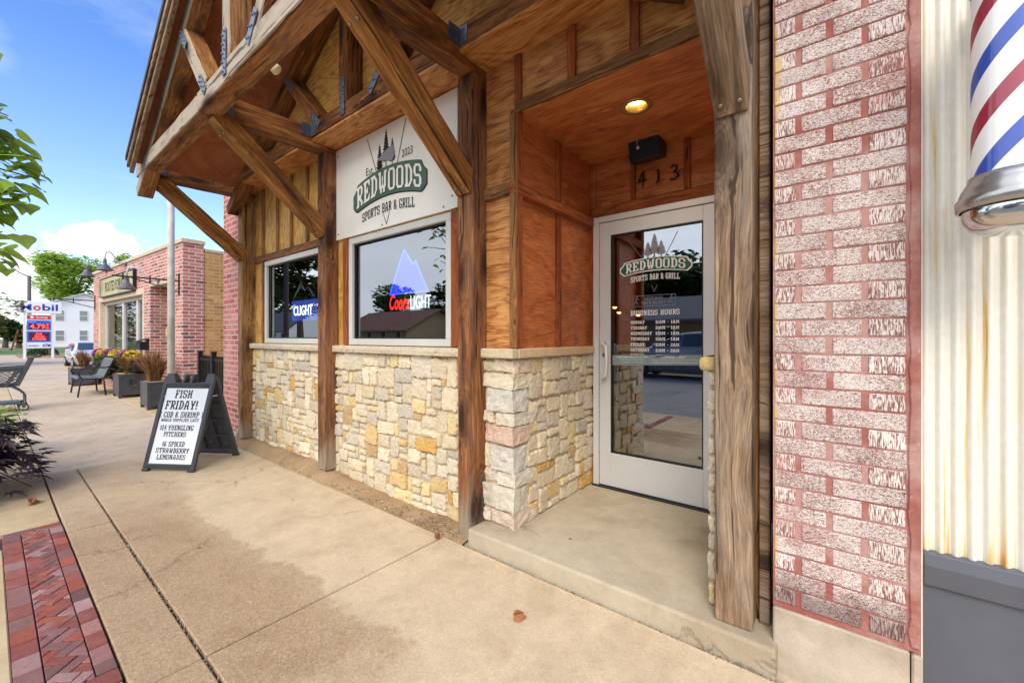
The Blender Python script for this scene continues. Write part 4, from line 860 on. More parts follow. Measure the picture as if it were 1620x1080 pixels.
# pendant lamps deep inside
for i,(x,y,z) in enumerate(((-2.12,4.4,1.72),(-2.55,5.6,1.74),(-2.75,6.2,1.70),(-2.2,5.6,1.62))):
    Lp=empty('pendant_lamp','warm glowing pendant lamp inside the bar seen through the door glass','pendant lamp',(x,y,z),group='pendant lamps inside the bar')
    q=MB(); q.lathe([(.015,.11),(.03,.08),(.075,.02),(.08,0)],(x,y,z),14); q.tube([(x,y,z+.1),(x,y,3.05)],.004,5); obj('shade',q,M['ink'],Lp); q=MB(); q.ball((x,y,z+.01),.035,8); obj('bulb',q,emis('warm bulb',c(255,176,84),5),Lp)
# ================================================================ lamps and numbers at the door
Cl=empty('ceiling_light','round recessed downlight glowing in the red plywood ceiling over the door','ceiling light',(-.995,2.50,2.74))
q=MB(); q.lathe([(.062,.07),(.064,0),(.07,-.005),(.092,-.004),(.094,.002)],(-.995,2.50,2.738),28); obj('trim_ring',q,plain('brass trim',c(176,140,84),.35,.5,.1,10),Cl,smooth=True)
q=MB(); q.lathe([(.0001,.045),(.063,.045)],(-.995,2.50,2.738),28); obj('lens',q,emis('lamp lens',c(255,244,170),5),Cl)
ld=bpy.data.lights.new('downlight','SPOT'); lo=bpy.data.objects.new('downlight',ld); COL.objects.link(lo); lo.location=(0,0,-.02); lo.parent=Cl; ld.energy=6; ld.color=(1,.85,.6); ld.spot_size=R(140); ld.spot_blend=.8; ld.shadow_soft_size=.05
Fl=empty('wall_light','black box floodlight tilted down above the house numbers','wall light',(-1.13,3.10,2.72))
q=MB(); q.add([(-1.235,2.93,2.775),(-1.01,2.93,2.79),(-1.235,3.12,2.80),(-1.01,3.12,2.81),(-1.235,2.975,2.60),(-1.01,2.975,2.61),(-1.235,3.12,2.63),(-1.01,3.12,2.64)],[(0,1,3,2),(4,6,7,5),(0,4,5,1),(2,3,7,6),(0,2,6,4),(1,5,7,3)]); obj('housing',q,plain('black light housing',c(24,26,28),.35,.2,.1,6),Fl,bevel=.008,seg=2)
q=MB(); q.ball((-1.16,2.945,2.69),.012,8); q.tube([(-1.16,2.937,2.70),(-1.16,2.927,2.74)],.002,4); obj('sensor',q,M['alu'],Fl)
def num(ch,pts,x,label):
    q=MB(); q.tube([(x+a,3.126,2.465+b) for a,b in pts],[.004+.004*abs(math.sin(i*1.3)) for i in range(len(pts))],7)
    if ch=='4': q.tube([(x+.05,3.124,2.465+.10),(x+.046,3.124,2.465+.05),(x+.04,3.124,2.455)],[.004,.007,.005],7)
    o=obj('house_number',q,M['ink'],loc=(x,3.126,2.465),smooth=True); tag(o,label,'house number',group='house numbers over the door')
num('4',[(.055,.115),(.035,.10),(.01,.05),(0,.038),(.03,.045),(.07,.05)],-1.235,'dark metal numeral four, the left house number over the door')
num('1',[(0,.09),(.012,.10),(.018,.085),(.016,.05),(.014,.015),(.0,.0)],-1.09,'dark metal numeral one between the four and the three over the door')
num('3',[(.0,.085),(.02,.105),(.045,.095),(.045,.07),(.025,.055),(.05,.045),(.058,.02),(.035,.0),(.0,.005)],-.985,'dark metal numeral three, the right house number over the door')
for i,(x,y,z,d) in enumerate(((-3.10,1.22,3.20,(.35,.5,-.55)),(-2.80,1.26,3.42,(.35,.55,-.3)))):
    Sp=empty('spotlight',['small bullet spotlight with a clear lamp under the front timber of the gable','second bullet spotlight, higher and mostly hidden behind the front timber'][i],'spotlight',(x,y,z),group='spotlights under the gable')
    dv=Vector(d).normalized(); p=Vector((x,y,z)); q=MB(); q.tube([p-dv*.11,p-dv*.02,p],[.022,.026,.03],12); obj('housing',q,M['darkbolt'],Sp,smooth=True)
    q=MB(); q.tube([p,p+dv*.03,p+dv*.055,p+dv*.062],[.022,.036,.038,.03],12); obj('lamp',q,plain('pale lamp glass',c(226,214,170),.15,0,.05,4),Sp,smooth=True); q=MB(); q.tube([p-dv*.08,p-dv*.08+Vector((0,-.06,.08))],.012,8); obj('bracket',q,M['darkbolt'],Sp)
Cm=obj('security_camera',(lambda q:(q.lathe([(.0001,-.05),(.02,-.045),(.03,-.02),(.032,.03)],(-.44,1.72,2.93),14),q)[1])(MB()),plain('white camera housing',c(220,220,222),.3,0,.03,5),loc=(-.44,1.72,2.93),smooth=True); tag(Cm,'small white dome camera under the timber beside the entrance post','camera')
# ================================================================ sandwich board
SB=empty('sandwich_board','grey plastic folding sidewalk sign with black slab lettering on white, beside the timber post','sign',(-5.35,.967,0),R(33.5))
BL=M['blackpl']; Wb=.475; Hh=.93; dpt=.58; tl=.27
fp=lambda s,h,o=0.:(s-.03*h*0,tl*h/Hh-o,h)      # local: x along board, y back, z up
def board(front):
    sgn=1 if front else -1; y=lambda h:(tl*h/Hh if front else dpt-(dpt-tl)*h/Hh); q=MB(); t=.034
    def bar(s0,h0,s1,h1,w): q.obox((s0,y(h0),h0),(s1,y(h1),h1),w,t,up=(0,1,-.3*sgn) if abs(s1-s0)<.2 else (0,-1*0,1))
    bar(-.012,.0,-.02,.90,.04); bar(Wb+.012,.0,Wb+.02,.90,.04)
    q.obox((0,y(.045),.045),(Wb,y(.045),.045),t,.045); q.obox((0,y(.81),.81),(Wb,y(.81),.81),t,.055)
    for a,b in((-.03,.06),(Wb-.06,Wb+.03)): q.add([(a,y(.83)-t/2,.83),(b+.04*(1 if a<0 else 0),y(.83)-t/2,.83),(b,y(.93)-t/2,.93),(a+.01,y(.93)-t/2,.93)]+[(a,y(.83)+t/2,.83),(b+.04*(1 if a<0 else 0),y(.83)+t/2,.83),(b,y(.93)+t/2,.93),(a+.01,y(.93)+t/2,.93)],[(0,1,2,3),(7,6,5,4),(0,4,5,1),(1,5,6,2),(2,6,7,3),(3,7,4,0)])
    for a in(.17,.255): q.obox((a,y(.82),.82),(a+.02,y(.92),.92),.028,t,up=(0,1,0))
    q.obox((.17,y(.915),.915),(.30,y(.915),.915),t,.02)
    for a in(-.03,Wb-.03): q.box(a,a+.065,y(0)-.022,y(0)+.022,0,.025)
    return obj('front_frame' if front else 'back_frame',q,BL,SB,loc=(0,0,0),local=True,bevel=.004)
board(True); bf=board(False)
yF=lambda h:tl*h/Hh-.004
q=MB(); q.add([(.008,yF(.066),.066),(Wb-.008,yF(.066),.066),(Wb-.008,yF(.785),.785),(.008,yF(.785),.785)],[(0,1,2,3)]); q.add([(.008,yF(.066)+.006,.066),(Wb-.008,yF(.066)+.006,.066),(Wb-.008,yF(.785)+.006,.785),(.008,yF(.785)+.006,.785)],[(3,2,1,0)])
pn=obj('panel',q,plain('white sign panel',c(236,238,242),.45,0,.02,3),SB,loc=(0,0,0),local=True)
q=MB(); q.add([(.0,dpt-(dpt-tl)*.07/Hh-.006,.07),(Wb,dpt-(dpt-tl)*.07/Hh-.006,.07),(Wb,dpt-(dpt-tl)*.8/Hh-.006,.8),(.0,dpt-(dpt-tl)*.8/Hh-.006,.8)],[(0,1,2,3)])
for h in(.24,.42,.60): q.obox((0,dpt-(dpt-tl)*h/Hh-.012,h),(Wb,dpt-(dpt-tl)*h/Hh-.012,h),.02,.02)
q.obox((.16,dpt-(dpt-tl)*.08/Hh-.012,.08),(.16,dpt-(dpt-tl)*.78/Hh-.012,.78),.02,.02,up=(0,1,0)); q.obox((.32,dpt-(dpt-tl)*.08/Hh-.012,.08),(.32,dpt-(dpt-tl)*.78/Hh-.012,.78),.02,.02,up=(0,1,0))
for h in(.15,.33,.51,.69):
    for s in(.08,.24,.40): q.ball((s,dpt-(dpt-tl)*h/Hh-.008,h),.025,6,(1,.4,1))
obj('back_panel',q,BL,SB,loc=(0,0,0),local=True)
q=MB(); q.tube([(Wb,tl*.72,.70),(Wb,dpt-(dpt-tl)*.75,.70)],.006,6); q.tube([(0,tl*.72,.70),(0,dpt-(dpt-tl)*.75,.70)],.006,6); obj('hinge_stay',q,M['alu'],SB,loc=(0,0,0),local=True)
m=MB(); lp=lambda x,h:(x,yF(h)-.002,h)
for txt,a,b,z0,z1 in (('FISH',.115,.305,.685,.765),('FRIDAY!',.035,.385,.575,.66),('[ COD & SHRIMP ]',-.0+.012,.463,.497,.552),('WHILE SUPPLIES LAST',.03,.44,.458,.488),('$14 YUENGLING',.04,.40,.375,.425),('PITCHERS',.095,.335,.315,.362),('$6 SPIKED',.105,.345,.225,.272),('STRAWBERRY',.055,.41,.165,.212),('LEMONADES',.08,.385,.105,.152)):
    slab_text(m,txt,a,b,z0,z1,lp)
o=obj('lettering',m,M['ink'],pn,loc=(0,0,0),local=True)
# ================================================================ barber shop front
BS=empty('barber_shop','white corrugated metal shop front with rust streaks over a dark grey base','building',(1.6,2.0,0))
def corr():
    m,nt,p=newmat('rusty white fluted metal'); t=nn(nt,'TexCoord'); v=t.outputs['Object']
    n=nn(nt,'TexNoise',Vector=nn(nt,'Mapping',Vector=v,Scale=(27.4,3,.8)),Scale=1.5,Detail=6,Roughness=.6); f=nn(nt,'TexNoise',Vector=v,Scale=40,Detail=5)
    z=nn(nt,'SeparateXYZ',Vector=v).outputs[2]; lo=ramp(nt,math_(nt,'DIVIDE',z,3.),[(.19,.10),(.23,.03),(.5,.01),(.8,-.05)])
    k=math_(nt,'ADD',n.outputs[0],math_(nt,'ADD',math_(nt,'MULTIPLY',f.outputs[0],.1),lo))
    b=ramp(nt,k,[(.61,c(228,223,211)),(.67,c(224,213,188)),(.73,c(222,186,118)),(.79,c(196,130,56)),(.88,c(130,72,34))])
    b=mix(nt,.3,b,ramp(nt,f.outputs[0],[(.3,.75),(.7,1.05)]),'MULTIPLY')
    setp(nt,p,Base_Color=b,Roughness=.55); bump(nt,p,f.outputs[0],.2,.004); return m
q=MB(); xs=[]; x=.217; per=.0365
while x<3.2: xs.append(x); x+=per/12
for x in xs:
    ph=((x-.217)/per)%1; y=2.0
    if ph<.62: y=2.0-.0145*math.sin(ph/.62*math.pi)**.6
    q.v+=[(x,y,.574),(x,y,4.2)]
for i in range(len(xs)-1): q.f.append((2*i,2*i+2,2*i+3,2*i+1)); q.c.append(None)
obj('metal_panel',q,corr(),BS,smooth=True)
GB=plain('dark grey painted base',c(88,90,98),.5,0,.08,7,.25)
q=MB(); q.box(.219,3.2,1.985,2.06,-.05,.47); obj('base_panel',q,GB,BS)
q=MB()
q.add([(x,y,z) for x in(.2185,3.2) for y,z in((1.970,.472),(1.958,.545),(1.966,.584),(2.05,.588),(2.05,.472))],[(0,1,6,5),(1,2,7,6),(2,3,8,7),(3,4,9,8),(4,0,5,9),(4,3,2,1,0),(5,6,7,8,9)]); obj('base_trim',q,GB,BS,bevel=.004)
obj('corner_strip',MB().box(.2125,.2165,1.955,2.05,-.04,4.2),plain('pale corner strip',c(226,218,200),.5,0,.1,12),BS)
obj('wall',MB().box(.225,3.2,2.065,2.6,-.05,4.2),M['darkroom'],BS)
# barber pole
bx,by=.372,1.74
BP=empty('barber_pole','striped red white and blue barber pole in chrome caps on the white metal wall','barber pole',(bx,by,1.6))
CH=plain('polished chrome',c(205,205,205),.12,1.,.03,4)
q=MB(); q.lathe([(.0001,-.150),(.03,-.149),(.06,-.143),(.085,-.128),(.098,-.105),(.101,-.085),(.1,-.078)],(bx,by,1.74),40); obj('bottom_dome',q,CH,BP,smooth=True)
q=MB(); q.lathe([(.104,-.08),(.112,-.078),(.1135,-.052),(.108,-.045),(.104,-.03),(.096,-.012),(.091,-.004),(.087,.012),(.080,.014)],(bx,by,1.745),40); obj('bottom_collar',q,plain('satin nickel',c(176,174,172),.28,.85,.05,6),BP,smooth=True)
q=MB(); q.lathe([(.080,-.02),(.088,-.018),(.094,0),(.112,.01),(.1135,.04),(.1,.06),(.07,.1),(.0001,.11)],(bx,by,2.31),40); obj('top_cap',q,plain('satin nickel',c(150,148,148),.3,.85,.05,6),BP,smooth=True)
def stripes():
    m,nt,p=newmat('barber stripes'); t=nn(nt,'TexCoord'); s=nn(nt,'SeparateXYZ',Vector=t.outputs['Object'])
    ang=math_(nt,'DIVIDE',math_(nt,'ARCTAN2',s.outputs[1],s.outputs[0]),math.tau)
    k=math_(nt,'FRACT',math_(nt,'ADD',math_(nt,'SUBTRACT',math_(nt,'DIVIDE',s.outputs[2],.29),math_(nt,'MULTIPLY',ang,2.)),10.1))
    W_,B_,R_=c(246,245,242),c(44,80,180),c(160,30,62)
    b=ramp(nt,k,[(0,B_),(.2,W_),(.5,R_),(.70,W_)],'CONSTANT'); setp(nt,p,Base_Color=b,Roughness=.5); return m
q=MB(); q.lathe([(.081,-.35),(.081,.4)],(bx,by,2.0),40); obj('striped_drum',q,stripes(),BP,loc=(bx,by,2.0),smooth=True)
q=MB(); q.lathe([(.086,-.252),(.086,.302)],(bx,by,2.0),40); obj('glass_tube',q,M['clearglass'],BP,smooth=True)
q=MB(); q.box(bx-.03,bx+.03,by+.06,1.995,1.70,1.76); q.box(bx-.03,bx+.03,by+.06,1.995,2.34,2.4); obj('wall_bracket',q,CH,BP,bevel=.006)
# ================================================================ brick storefront next door
NA=R(2.97)
NBd=empty('brick_storefront','low red brick storefront with a wide three pane window and limestone trim','building',(-9.79,2.3,0),NA)
def nobj(name,mb,mat,parent=None,**k): return obj(name,mb,mat,parent or NBd,loc=(0,0,0),local=True,**k)
Bk=M['brick_red']; LM=plain('limestone trim',c(206,188,160),.85,0,.12,8,.2)
q=MB(); q.box(-7.3,-6.58,0,.3,0,3.10).box(-6.58,-2.42,0,.3,2.42,3.10).box(-6.58,-2.42,0,.3,0,.72).box(-2.42,-1.97,0,.3,0,3.10).box(-1.97,-.43,0,.3,2.46,3.10).box(-.43,0,0,.3,0,3.10)
q.box(-7.3,-7.0,.3,6,0,3.1); q.box(-2.40,-1.97,.301,1.3,0,2.46); nobj('wall',q,Bk)
q=MB(); q.box(-.30,.0,.301,.34,0,3.1).box(-.43,-.31,.301,1.3,0,3.1); nobj('wall',q,Bk)
q=MB(); q.box(-.35,-.012,.342,7,0,2.98); nobj('wall',q,M['brick_tan'],label='tan brick side wall')
q=MB(); q.box(-7.34,.03,-.03,.33,3.105,3.19).box(-.33,.03,.331,.36,3.105,3.19).box(-.36,.0,.362,7,2.985,3.05); nobj('coping',q,LM,bevel=.01)
q=MB(); q.box(-6.62,-2.38,-.012,.2,2.27,2.415).box(-6.60,-6.46,-.01,.2,.72,2.265).box(-2.50,-2.40,-.01,.2,.72,2.265).box(-1.99,-.41,-.015,.9,2.40,2.455); nobj('lintel',q,LM,bevel=.005)
w=nobj('window',(lambda q:(q.box(-6.46,-2.50,.10,.16,2.19,2.265).box(-6.46,-2.50,.10,.16,.72,.80).box(-6.46,-6.38,.10,.16,.80,2.19).box(-2.58,-2.50,.10,.16,.80,2.19).box(-4.72,-4.60,.10,.16,.80,2.19).box(-3.48,-3.36,.10,.16,.80,2.19),q)[1])(MB()),M['frame'],bevel=.004)
q=MB(); q.add([(-6.4,.14,.78),(-2.55,.14,.78),(-2.55,.14,2.2),(-6.4,.14,2.2)],[(0,1,2,3)]); nobj('pane',q,M['farglass'],w)
q=MB(); q.box(-6.9,-2.42,2.4,2.5,0,3).box(-6.9,-2.42,.31,2.4,2.9,3.0).box(-6.9,-2.42,.31,2.4,0,.1); nobj('interior_wall',q,M['darkroom'])
q=MB(); q.box(-6.30,-5.6,.3,.34,.8,2.2).box(-2.95,-2.62,.3,.34,.8,2.2); nobj('curtain',q,plain('pale curtain',c(190,186,150),.9,0,.15,5))
q=MB(); q.box(-1.97,-.43,1.3,1.36,0,2.46); nobj('door',q,plain('dark entrance',c(60,54,50),.4,0,.2,3))
ST=nobj('storefront_sign',(lambda q:(q.box(-6.14,-3.0,-.06,-.005,2.40,2.86),q)[1])(MB()),plain('khaki sign board',c(186,176,128),.6,0,.06,3)); 
ST.parent=None; ST.location=(-9.79,2.3,0); ST.rotation_euler=(0,0,NA); WL[ST.name]=Vector((0,0,0)); tag(ST,'khaki board sign with black lettering on the brick storefront','sign')
q=MB()
for a in((-6.16,-2.98,2.86,2.885),(-6.16,-2.98,2.375,2.40),(-6.16,-6.135,2.40,2.86),(-3.005,-2.98,2.40,2.86)): q.box(a[0],a[1],-.07,-.004,a[2],a[3])
obj('sign_frame',q,M['ink'],ST,loc=(0,0,0),local=True)
q=MB(); font_text(q,'ROOTED FOR GOOD',-5.6,-3.3,2.50,2.76,lambda x,z:(x,-.063,z),.012); obj('lettering',q,M['ink'],ST,loc=(0,0,0),local=True)
def nw(x,y,z): return (-9.79+x*math.cos(NA)-y*math.sin(NA),2.3+x*math.sin(NA)+y*math.cos(NA),z)
GM=plain('galvanised steel',c(188,190,188),.4,.5,.12,9); DS=plain('dark metal shade',c(98,92,96),.4,.3,.1,6)
for (x,z,dx,rc,lab) in((-1.37,2.47,-.25,.46,'gooseneck lamp hanging in front of the right end of the khaki sign'),(-3.85,3.08,-.1,.36,'gooseneck lamp over the middle of the khaki sign, fixed at the roof edge'),(-5.75,3.10,-.1,.36,'gooseneck lamp at the far left corner of the brick storefront')):
    G=empty('gooseneck_lamp',lab,'lamp',nw(x,0,z),NA,'gooseneck lamps on the brick storefront')
    q=MB(); pts=[(0,0,0),(0,-.08,.02),(dx*.25,-.14,.01)]+[(dx*(.3+.7*t),-.16-(rc-.16)*t,.03+.24*math.sin(min(1,t*1.12)*math.pi*.62)) for t in(.15,.3,.45,.6,.75,.9)]+[(dx,-rc,.14),(dx,-rc,.0)]
    q.tube(pts,.017,8); obj('arm',q,GM,G,loc=(0,0,0),local=True,smooth=True)
    q=MB(); q.lathe([(.0001,0),(.06,0),(.06,-.03),(.0001,-.03)],(0,0,0),12,axis='Y'); obj('wall_plate',q,DS,G,loc=(0,0,0),local=True)
    q=MB(); q.lathe([(.03,.10),(.035,.0),(.05,-.03),(.165,-.165),(.158,-.165),(.045,-.04)],(dx,-rc,-.02),20); obj('shade',q,DS,G,loc=(0,0,0),local=True)
for (x,z,lab) in((-.17,2.33,'black iron sign bracket jutting from the right corner pier of the brick storefront'),(-7.08,2.30,'black iron sign bracket jutting from the far left corner of the brick storefront')):
    q=MB(); q.box(-.02,.02,-.02,0,-.22,.2); q.box(-.012,.012,-.95,-.02,.04,.065); q.tube([(0,-.02,-.15),(0,-.70,.04)],.01,6); q.box(-.01,.01,-.45,-.43,-.02,.10); q.box(-.01,.01,-.82,-.80,.0,.1)
    o=obj('sign_bracket',q,M['ink'],None,loc=(0,0,0)); o.location=nw(x,0,z); o.rotation_euler=(0,0,NA); tag(o,lab,'bracket',group='iron sign brackets')
q=MB(); q.box(-.14,.14,-.16,0,-.12,.06); q.add([(-.15,-.2,.05),(.15,-.2,.05),(.15,0,.12),(-.15,0,.12),(-.15,-.2,.065),(.15,-.2,.065),(.15,0,.135),(-.15,0,.135)],[(0,1,2,3),(4,5,6,7),(0,1,5,4),(1,2,6,5),(2,3,7,6),(3,0,4,7)])
o=obj('mailbox',q,M['ink'],None,loc=(0,0,0),bevel=.008); o.location=nw(-2.18,0,1.15); o.rotation_euler=(0,0,NA); tag(o,'small black wall mailbox on the brick pier right of the storefront window','mailbox')
# ---------------------------------------------------------------- vegetation tools
def leafmat(name,cols,rough=.55,trans=.35,tcol=None):
    m=bpy.data.materials.new(name); m.use_nodes=True; nt=m.node_tree; nt.nodes.clear()
    a=nn(nt,'Attribute',dict(attribute_name='Col')); g=nn(nt,'SeparateColor',Color=a.outputs['Color'])
    col=ramp(nt,g.outputs[0],[(i/(len(cols)-1),cc) for i,cc in enumerate(cols)])
    p=nn(nt,'BsdfPrincipled',Base_Color=col,Roughness=rough); p.inputs['Specular IOR Level'].default_value=.35
    t=nn(nt,'BsdfTranslucent',Color=mix(nt,.5,col,tcol or cols[-1]))
    nt.links.new(nn(nt,'MixShader',Fac=trans,i1=p,i2=t).outputs[0],nn(nt,'OutputMaterial').inputs[0]); return m
LEAF=leafmat('broad leaf green',[c(44,70,22),c(78,112,36),c(118,150,56)])
LEAFD=leafmat('dark leaf green',[c(30,46,22),c(52,74,34),c(84,104,48)])
LEAFY=leafmat('yellow green leaf',[c(70,70,24),c(128,122,44),c(150,112,60)])
LEAFT=leafmat('bright tree leaf',[c(88,124,28),c(136,176,50),c(190,212,104)],.45,.5)
BARK=plain('tree bark',c(86,74,62),.95,0,.3,12,.6)
def leafquad(mb,p,s,r,asp=.6):
    a=r.uniform(0,math.tau); t=r.uniform(-.9,.9); X=Vector((math.cos(a),math.sin(a),r.uniform(-.5,.5))).normalized(); Y=X.cross(Vector((r.uniform(-.6,.6),r.uniform(-.6,.6),1))).normalized()
    p=Vector(p); k=r.random(); v=r.uniform(0,1); mb.add([p-X*s*.5,p+Y*s*asp*.5,p+X*s*.5,p-Y*s*asp*.5],[(0,1,2,3)],(v,v,v))
def tree(label,loc,h,rad,n,ls,mat,seed,name='tree',trunk=.25,nblob=16,flat_=.8,group=None,trunkh=None):
    r=random.Random(seed); T=empty(name,label,'tree',loc,0,group); L=Vector(loc); th=trunkh or h*.35
    q=MB(); q.tube([L+Vector((0,0,-.3)),L+Vector((.05,0,th*.5)),L+Vector((0,.05,th)),L+Vector((0,0,h*.75))],[trunk*1.3,trunk,trunk*.8,trunk*.25],9)
    bl=[]
    for k in range(nblob):
        while True:
            d=Vector((r.uniform(-1,1),r.uniform(-1,1),r.uniform(-1,1)))
            if .25<d.length<1: break
        cpt=L+Vector((d.x*rad*.75,d.y*rad*.75,th+(h-th)*(.5+.42*d.z))); rr=rad*r.uniform(.28,.5); bl.append((cpt,rr))
        q.tube([L+Vector((0,0,th*r.uniform(.8,1.2))),(L+Vector((0,0,th))+cpt)/2+Vector((0,0,.08*h)),cpt],[trunk*.35,trunk*.2,trunk*.06],5)
    obj('trunk',q,BARK,T,smooth=True)
    m=MB(); m.nofix=True
    for k in range(n):
        cpt,rr=bl[k%nblob]; d=Vector((r.gauss(0,1),r.gauss(0,1),r.gauss(0,1))).normalized()*rr*r.uniform(.45,1.08)**.6
        leafquad(m,cpt+Vector((d.x,d.y,d.z*flat_)),ls*r.uniform(.6,1.3),r)
    obj('crown',m,mat,T); return T
# ---------------------------------------------------------------- flowers, planters, grasses, bench, pole, fence
FB=empty('flower_box','long dark flower box under the storefront window','flower box',nw(-4.4,-.12,.55),NA)
q=MB(); q.box(-1.6,2.2,-.1,.1,0,.2); obj('box',q,M['ink'],FB,loc=(0,0,0),local=True,bevel=.01)
q=MB(); r=random.Random(4); q.nofix=True
for k in range(900): leafquad(q,(r.uniform(-1.55,2.2),r.gauss(-.1,.05),r.uniform(-.28,.16)),.09,r)
obj('trailing_leaves',q,LEAFD,FB,loc=(0,0,0),local=True)
PUR=leafmat('purple petals',[c(112,40,110),c(158,66,150),c(196,120,190)],.6,.15); YEL=leafmat('yellow petals',[c(196,150,20),c(232,198,40),c(244,224,96)],.6,.15); PNK=leafmat('mauve petals',[c(140,70,110),c(180,104,140),c(206,150,170)],.6,.15)
mum=[(-5.65,PUR,'purple mum at the far left end of the flower box'),(-5.2,YEL,'yellow mum between the two purple mums in the flower box'),(-4.6,PUR,'purple mum in the middle of the flower box right of a yellow one'),(-3.95,YEL,'yellow mum in the middle of the flower box under the window mullion'),(-3.3,PNK,'dull mauve mum between two yellow mums'),(-2.68,YEL,'yellow mum at the right end of the flower box beside the mailbox')]
for i,(x,mt,lab) in enumerate(mum):
    F=empty('mum',lab,'flower',nw(x,-.14,.76),NA,'mums in the flower box'); r=random.Random(20+i); q=MB(); q.nofix=True
    for k in range(350):
        d=Vector((r.gauss(0,1),r.gauss(0,1),r.gauss(0,1))).normalized(); leafquad(q,(d.x*.3,d.y*.14,.07+d.z*.13),.07,r)
    obj('foliage',q,LEAF,F,loc=(0,0,0),local=True); q=MB(); q.nofix=True
    for k in range(420):
        d=Vector((r.gauss(0,1),r.gauss(0,1),abs(r.gauss(0,1))*.9-.1)).normalized(); leafquad(q,(d.x*.29,d.y*.15,.10+d.z*.15),.05,r,.95)
    obj('blossoms',q,mt,F,loc=(0,0,0),local=True)
GR=leafmat('reddish brown grass blade',[c(92,60,40),c(138,98,64),c(186,146,98)],.6,.2)
PLM=plain('dark grey planter metal',c(74,76,82),.4,.3,.1,6)
def planter(x0,x1,y0,y1,h,lab,glab,gn,gh,plume=False,seed=0):
    P=empty('planter',lab,'planter',((x0+x1)/2,(y0+y1)/2,0),0,'dark square planters on the walk')
    q=MB(); q.box(x0,x1,y0,y1,.06,h); obj('box',q,PLM,P,bevel=.006)
    q=MB(); q.box(x0-.004,x0+.05,y0-.004,y0+.05,.0,h-.02).box(x1-.05,x1+.004,y0-.004,y0+.05,.0,h-.02).box(x0-.004,x0+.05,y1-.05,y1+.004,.0,h-.02).box(x1-.05,x1+.004,y1-.05,y1+.004,.0,h-.02); q.box(x0-.008,x1+.008,y0-.008,y1+.008,h-.018,h+.006); obj('corner_post',q,PLM,P,bevel=.003)
    obj('soil',MB().box(x0+.03,x1-.03,y0+.03,y1-.03,h+.006,h+.012),M['dirt'],P)
    G=empty('ornamental_grass',glab,'grass',((x0+x1)/2,(y0+y1)/2,h),0,'ornamental grasses in the planters'); r=random.Random(seed); q=MB(); q.nofix=True; C_=Vector(((x0+x1)/2,(y0+y1)/2,h))
    for k in range(gn):
        a=r.uniform(0,math.tau); L=gh*r.uniform(.6,1.1); sp=r.uniform(.1,.75); b=C_+Vector((r.uniform(-.08,.08),r.uniform(-.08,.08),0)); pts=[]
        for t in(0,.35,.7,1.): pts.append(b+Vector((math.cos(a)*sp*L*t**1.5,math.sin(a)*sp*L*t**1.5,L*(t-.45*sp*t**2.4))))
        s=Vector((-math.sin(a),math.cos(a),0)); v=r.random()
        for i in range(3):
            w0,w1=(.008,.009,.007)[i],(.009,.007,.001)[i]; q.add([pts[i]-s*w0,pts[i]+s*w0,pts[i+1]+s*w1,pts[i+1]-s*w1],[(0,1,2,3)],(v,v,v))
    obj('blades',q,GR,G)
    if plume:
        q=MB(); q.nofix=True
        for k in range(9):
            a=r.uniform(-.6,.9) if k<6 else r.uniform(0,6.28); L=gh*1.25; b=C_
            for i in range(60):
                t=.3+.7*i/60; p=b+Vector((math.cos(a)*.62*L*t**1.5,math.sin(a)*.5*L*t**1.5,L*(t*.95-.42*t**3))); 
                for _ in range(3): leafquad(q,p+Vector((r.gauss(0,.012),r.gauss(0,.012),r.gauss(0,.014))),.05,r,.25)
        obj('seed_heads',q,leafmat('tan seed head',[c(150,110,76),c(186,146,104),c(206,172,130)],.7,.2),G)
planter(-10.25,-9.71,1.775,2.06,.485,'dark square planter nearest to the sandwich board, holding thin brown grass','thin reddish grass in the planter nearest to the sandwich board',420,.62,False,1)
planter(-12.68,-12.03,1.735,2.21,.50,'dark planter between the bench and the nearest planter, with arching seed heads','grass with arching tan seed heads in the planter right of the bench',320,.5,True,2)
planter(-16.75,-16.0,1.39,1.89,.47,'dark planter half hidden behind the bench','spiky brown grass in the planter behind the bench',260,.55,False,3)
BE=empty('bench','black metal bench with slung seat and looped arms facing the street','bench',(-13.6,1.45,0))
q=MB(); prof=[(1.20,.40),(1.24,.425),(1.40,.40),(1.56,.39),(1.64,.42),(1.70,.58),(1.77,.78),(1.80,.82)]
for (ya,za),(yb_,zb) in zip(prof,prof[1:]): q.add([(-14.16,ya,za),(-13.04,ya,za),(-13.04,yb_,zb),(-14.16,yb_,zb),(-14.16,ya+.01,za-.015),(-13.04,ya+.01,za-.015),(-13.04,yb_+.01,zb-.015),(-14.16,yb_+.01,zb-.015)],[(0,1,2,3),(7,6,5,4),(0,4,5,1),(2,6,7,3),(0,3,7,4),(1,5,6,2)])
obj('seat',q,plain('black slung seat',c(84,86,90),.35,.1,.08,12),BE,smooth=False)
for x in(-14.2,-13.0):
    q=MB(); q.tube([(x,1.22,0),(x,1.27,.4),(x,1.62,.38),(x,1.70,.58),(x,1.80,.83)],.016,8); q.tube([(x,1.66,0),(x,1.62,.38)],.016,8); q.tube([(x,1.27,.40),(x,1.22,.52),(x,1.26,.62),(x,1.40,.65),(x,1.66,.62),(x,1.74,.66)],.014,8); obj('end_frame',q,M['ink'],BE,smooth=True)
FP=empty('flag_pole','tall galvanised pole with a rope tied to a cleat in front of the brick storefront','pole',(-8.93,1.94,0))
q=MB(); q.tube([(-8.93,1.94,0),(-8.93,1.94,3.0),(-8.93,1.94,7)],[.054,.05,.04],16); obj('shaft',q,plain('weathered galvanised pole',c(208,204,194),.6,.1,.2,5,.1),FP,smooth=True)
q=MB(); q.tube([(-9.02,1.93,1.3),(-9.03,1.93,3),(-9.0,1.93,6.5)],.008,6)
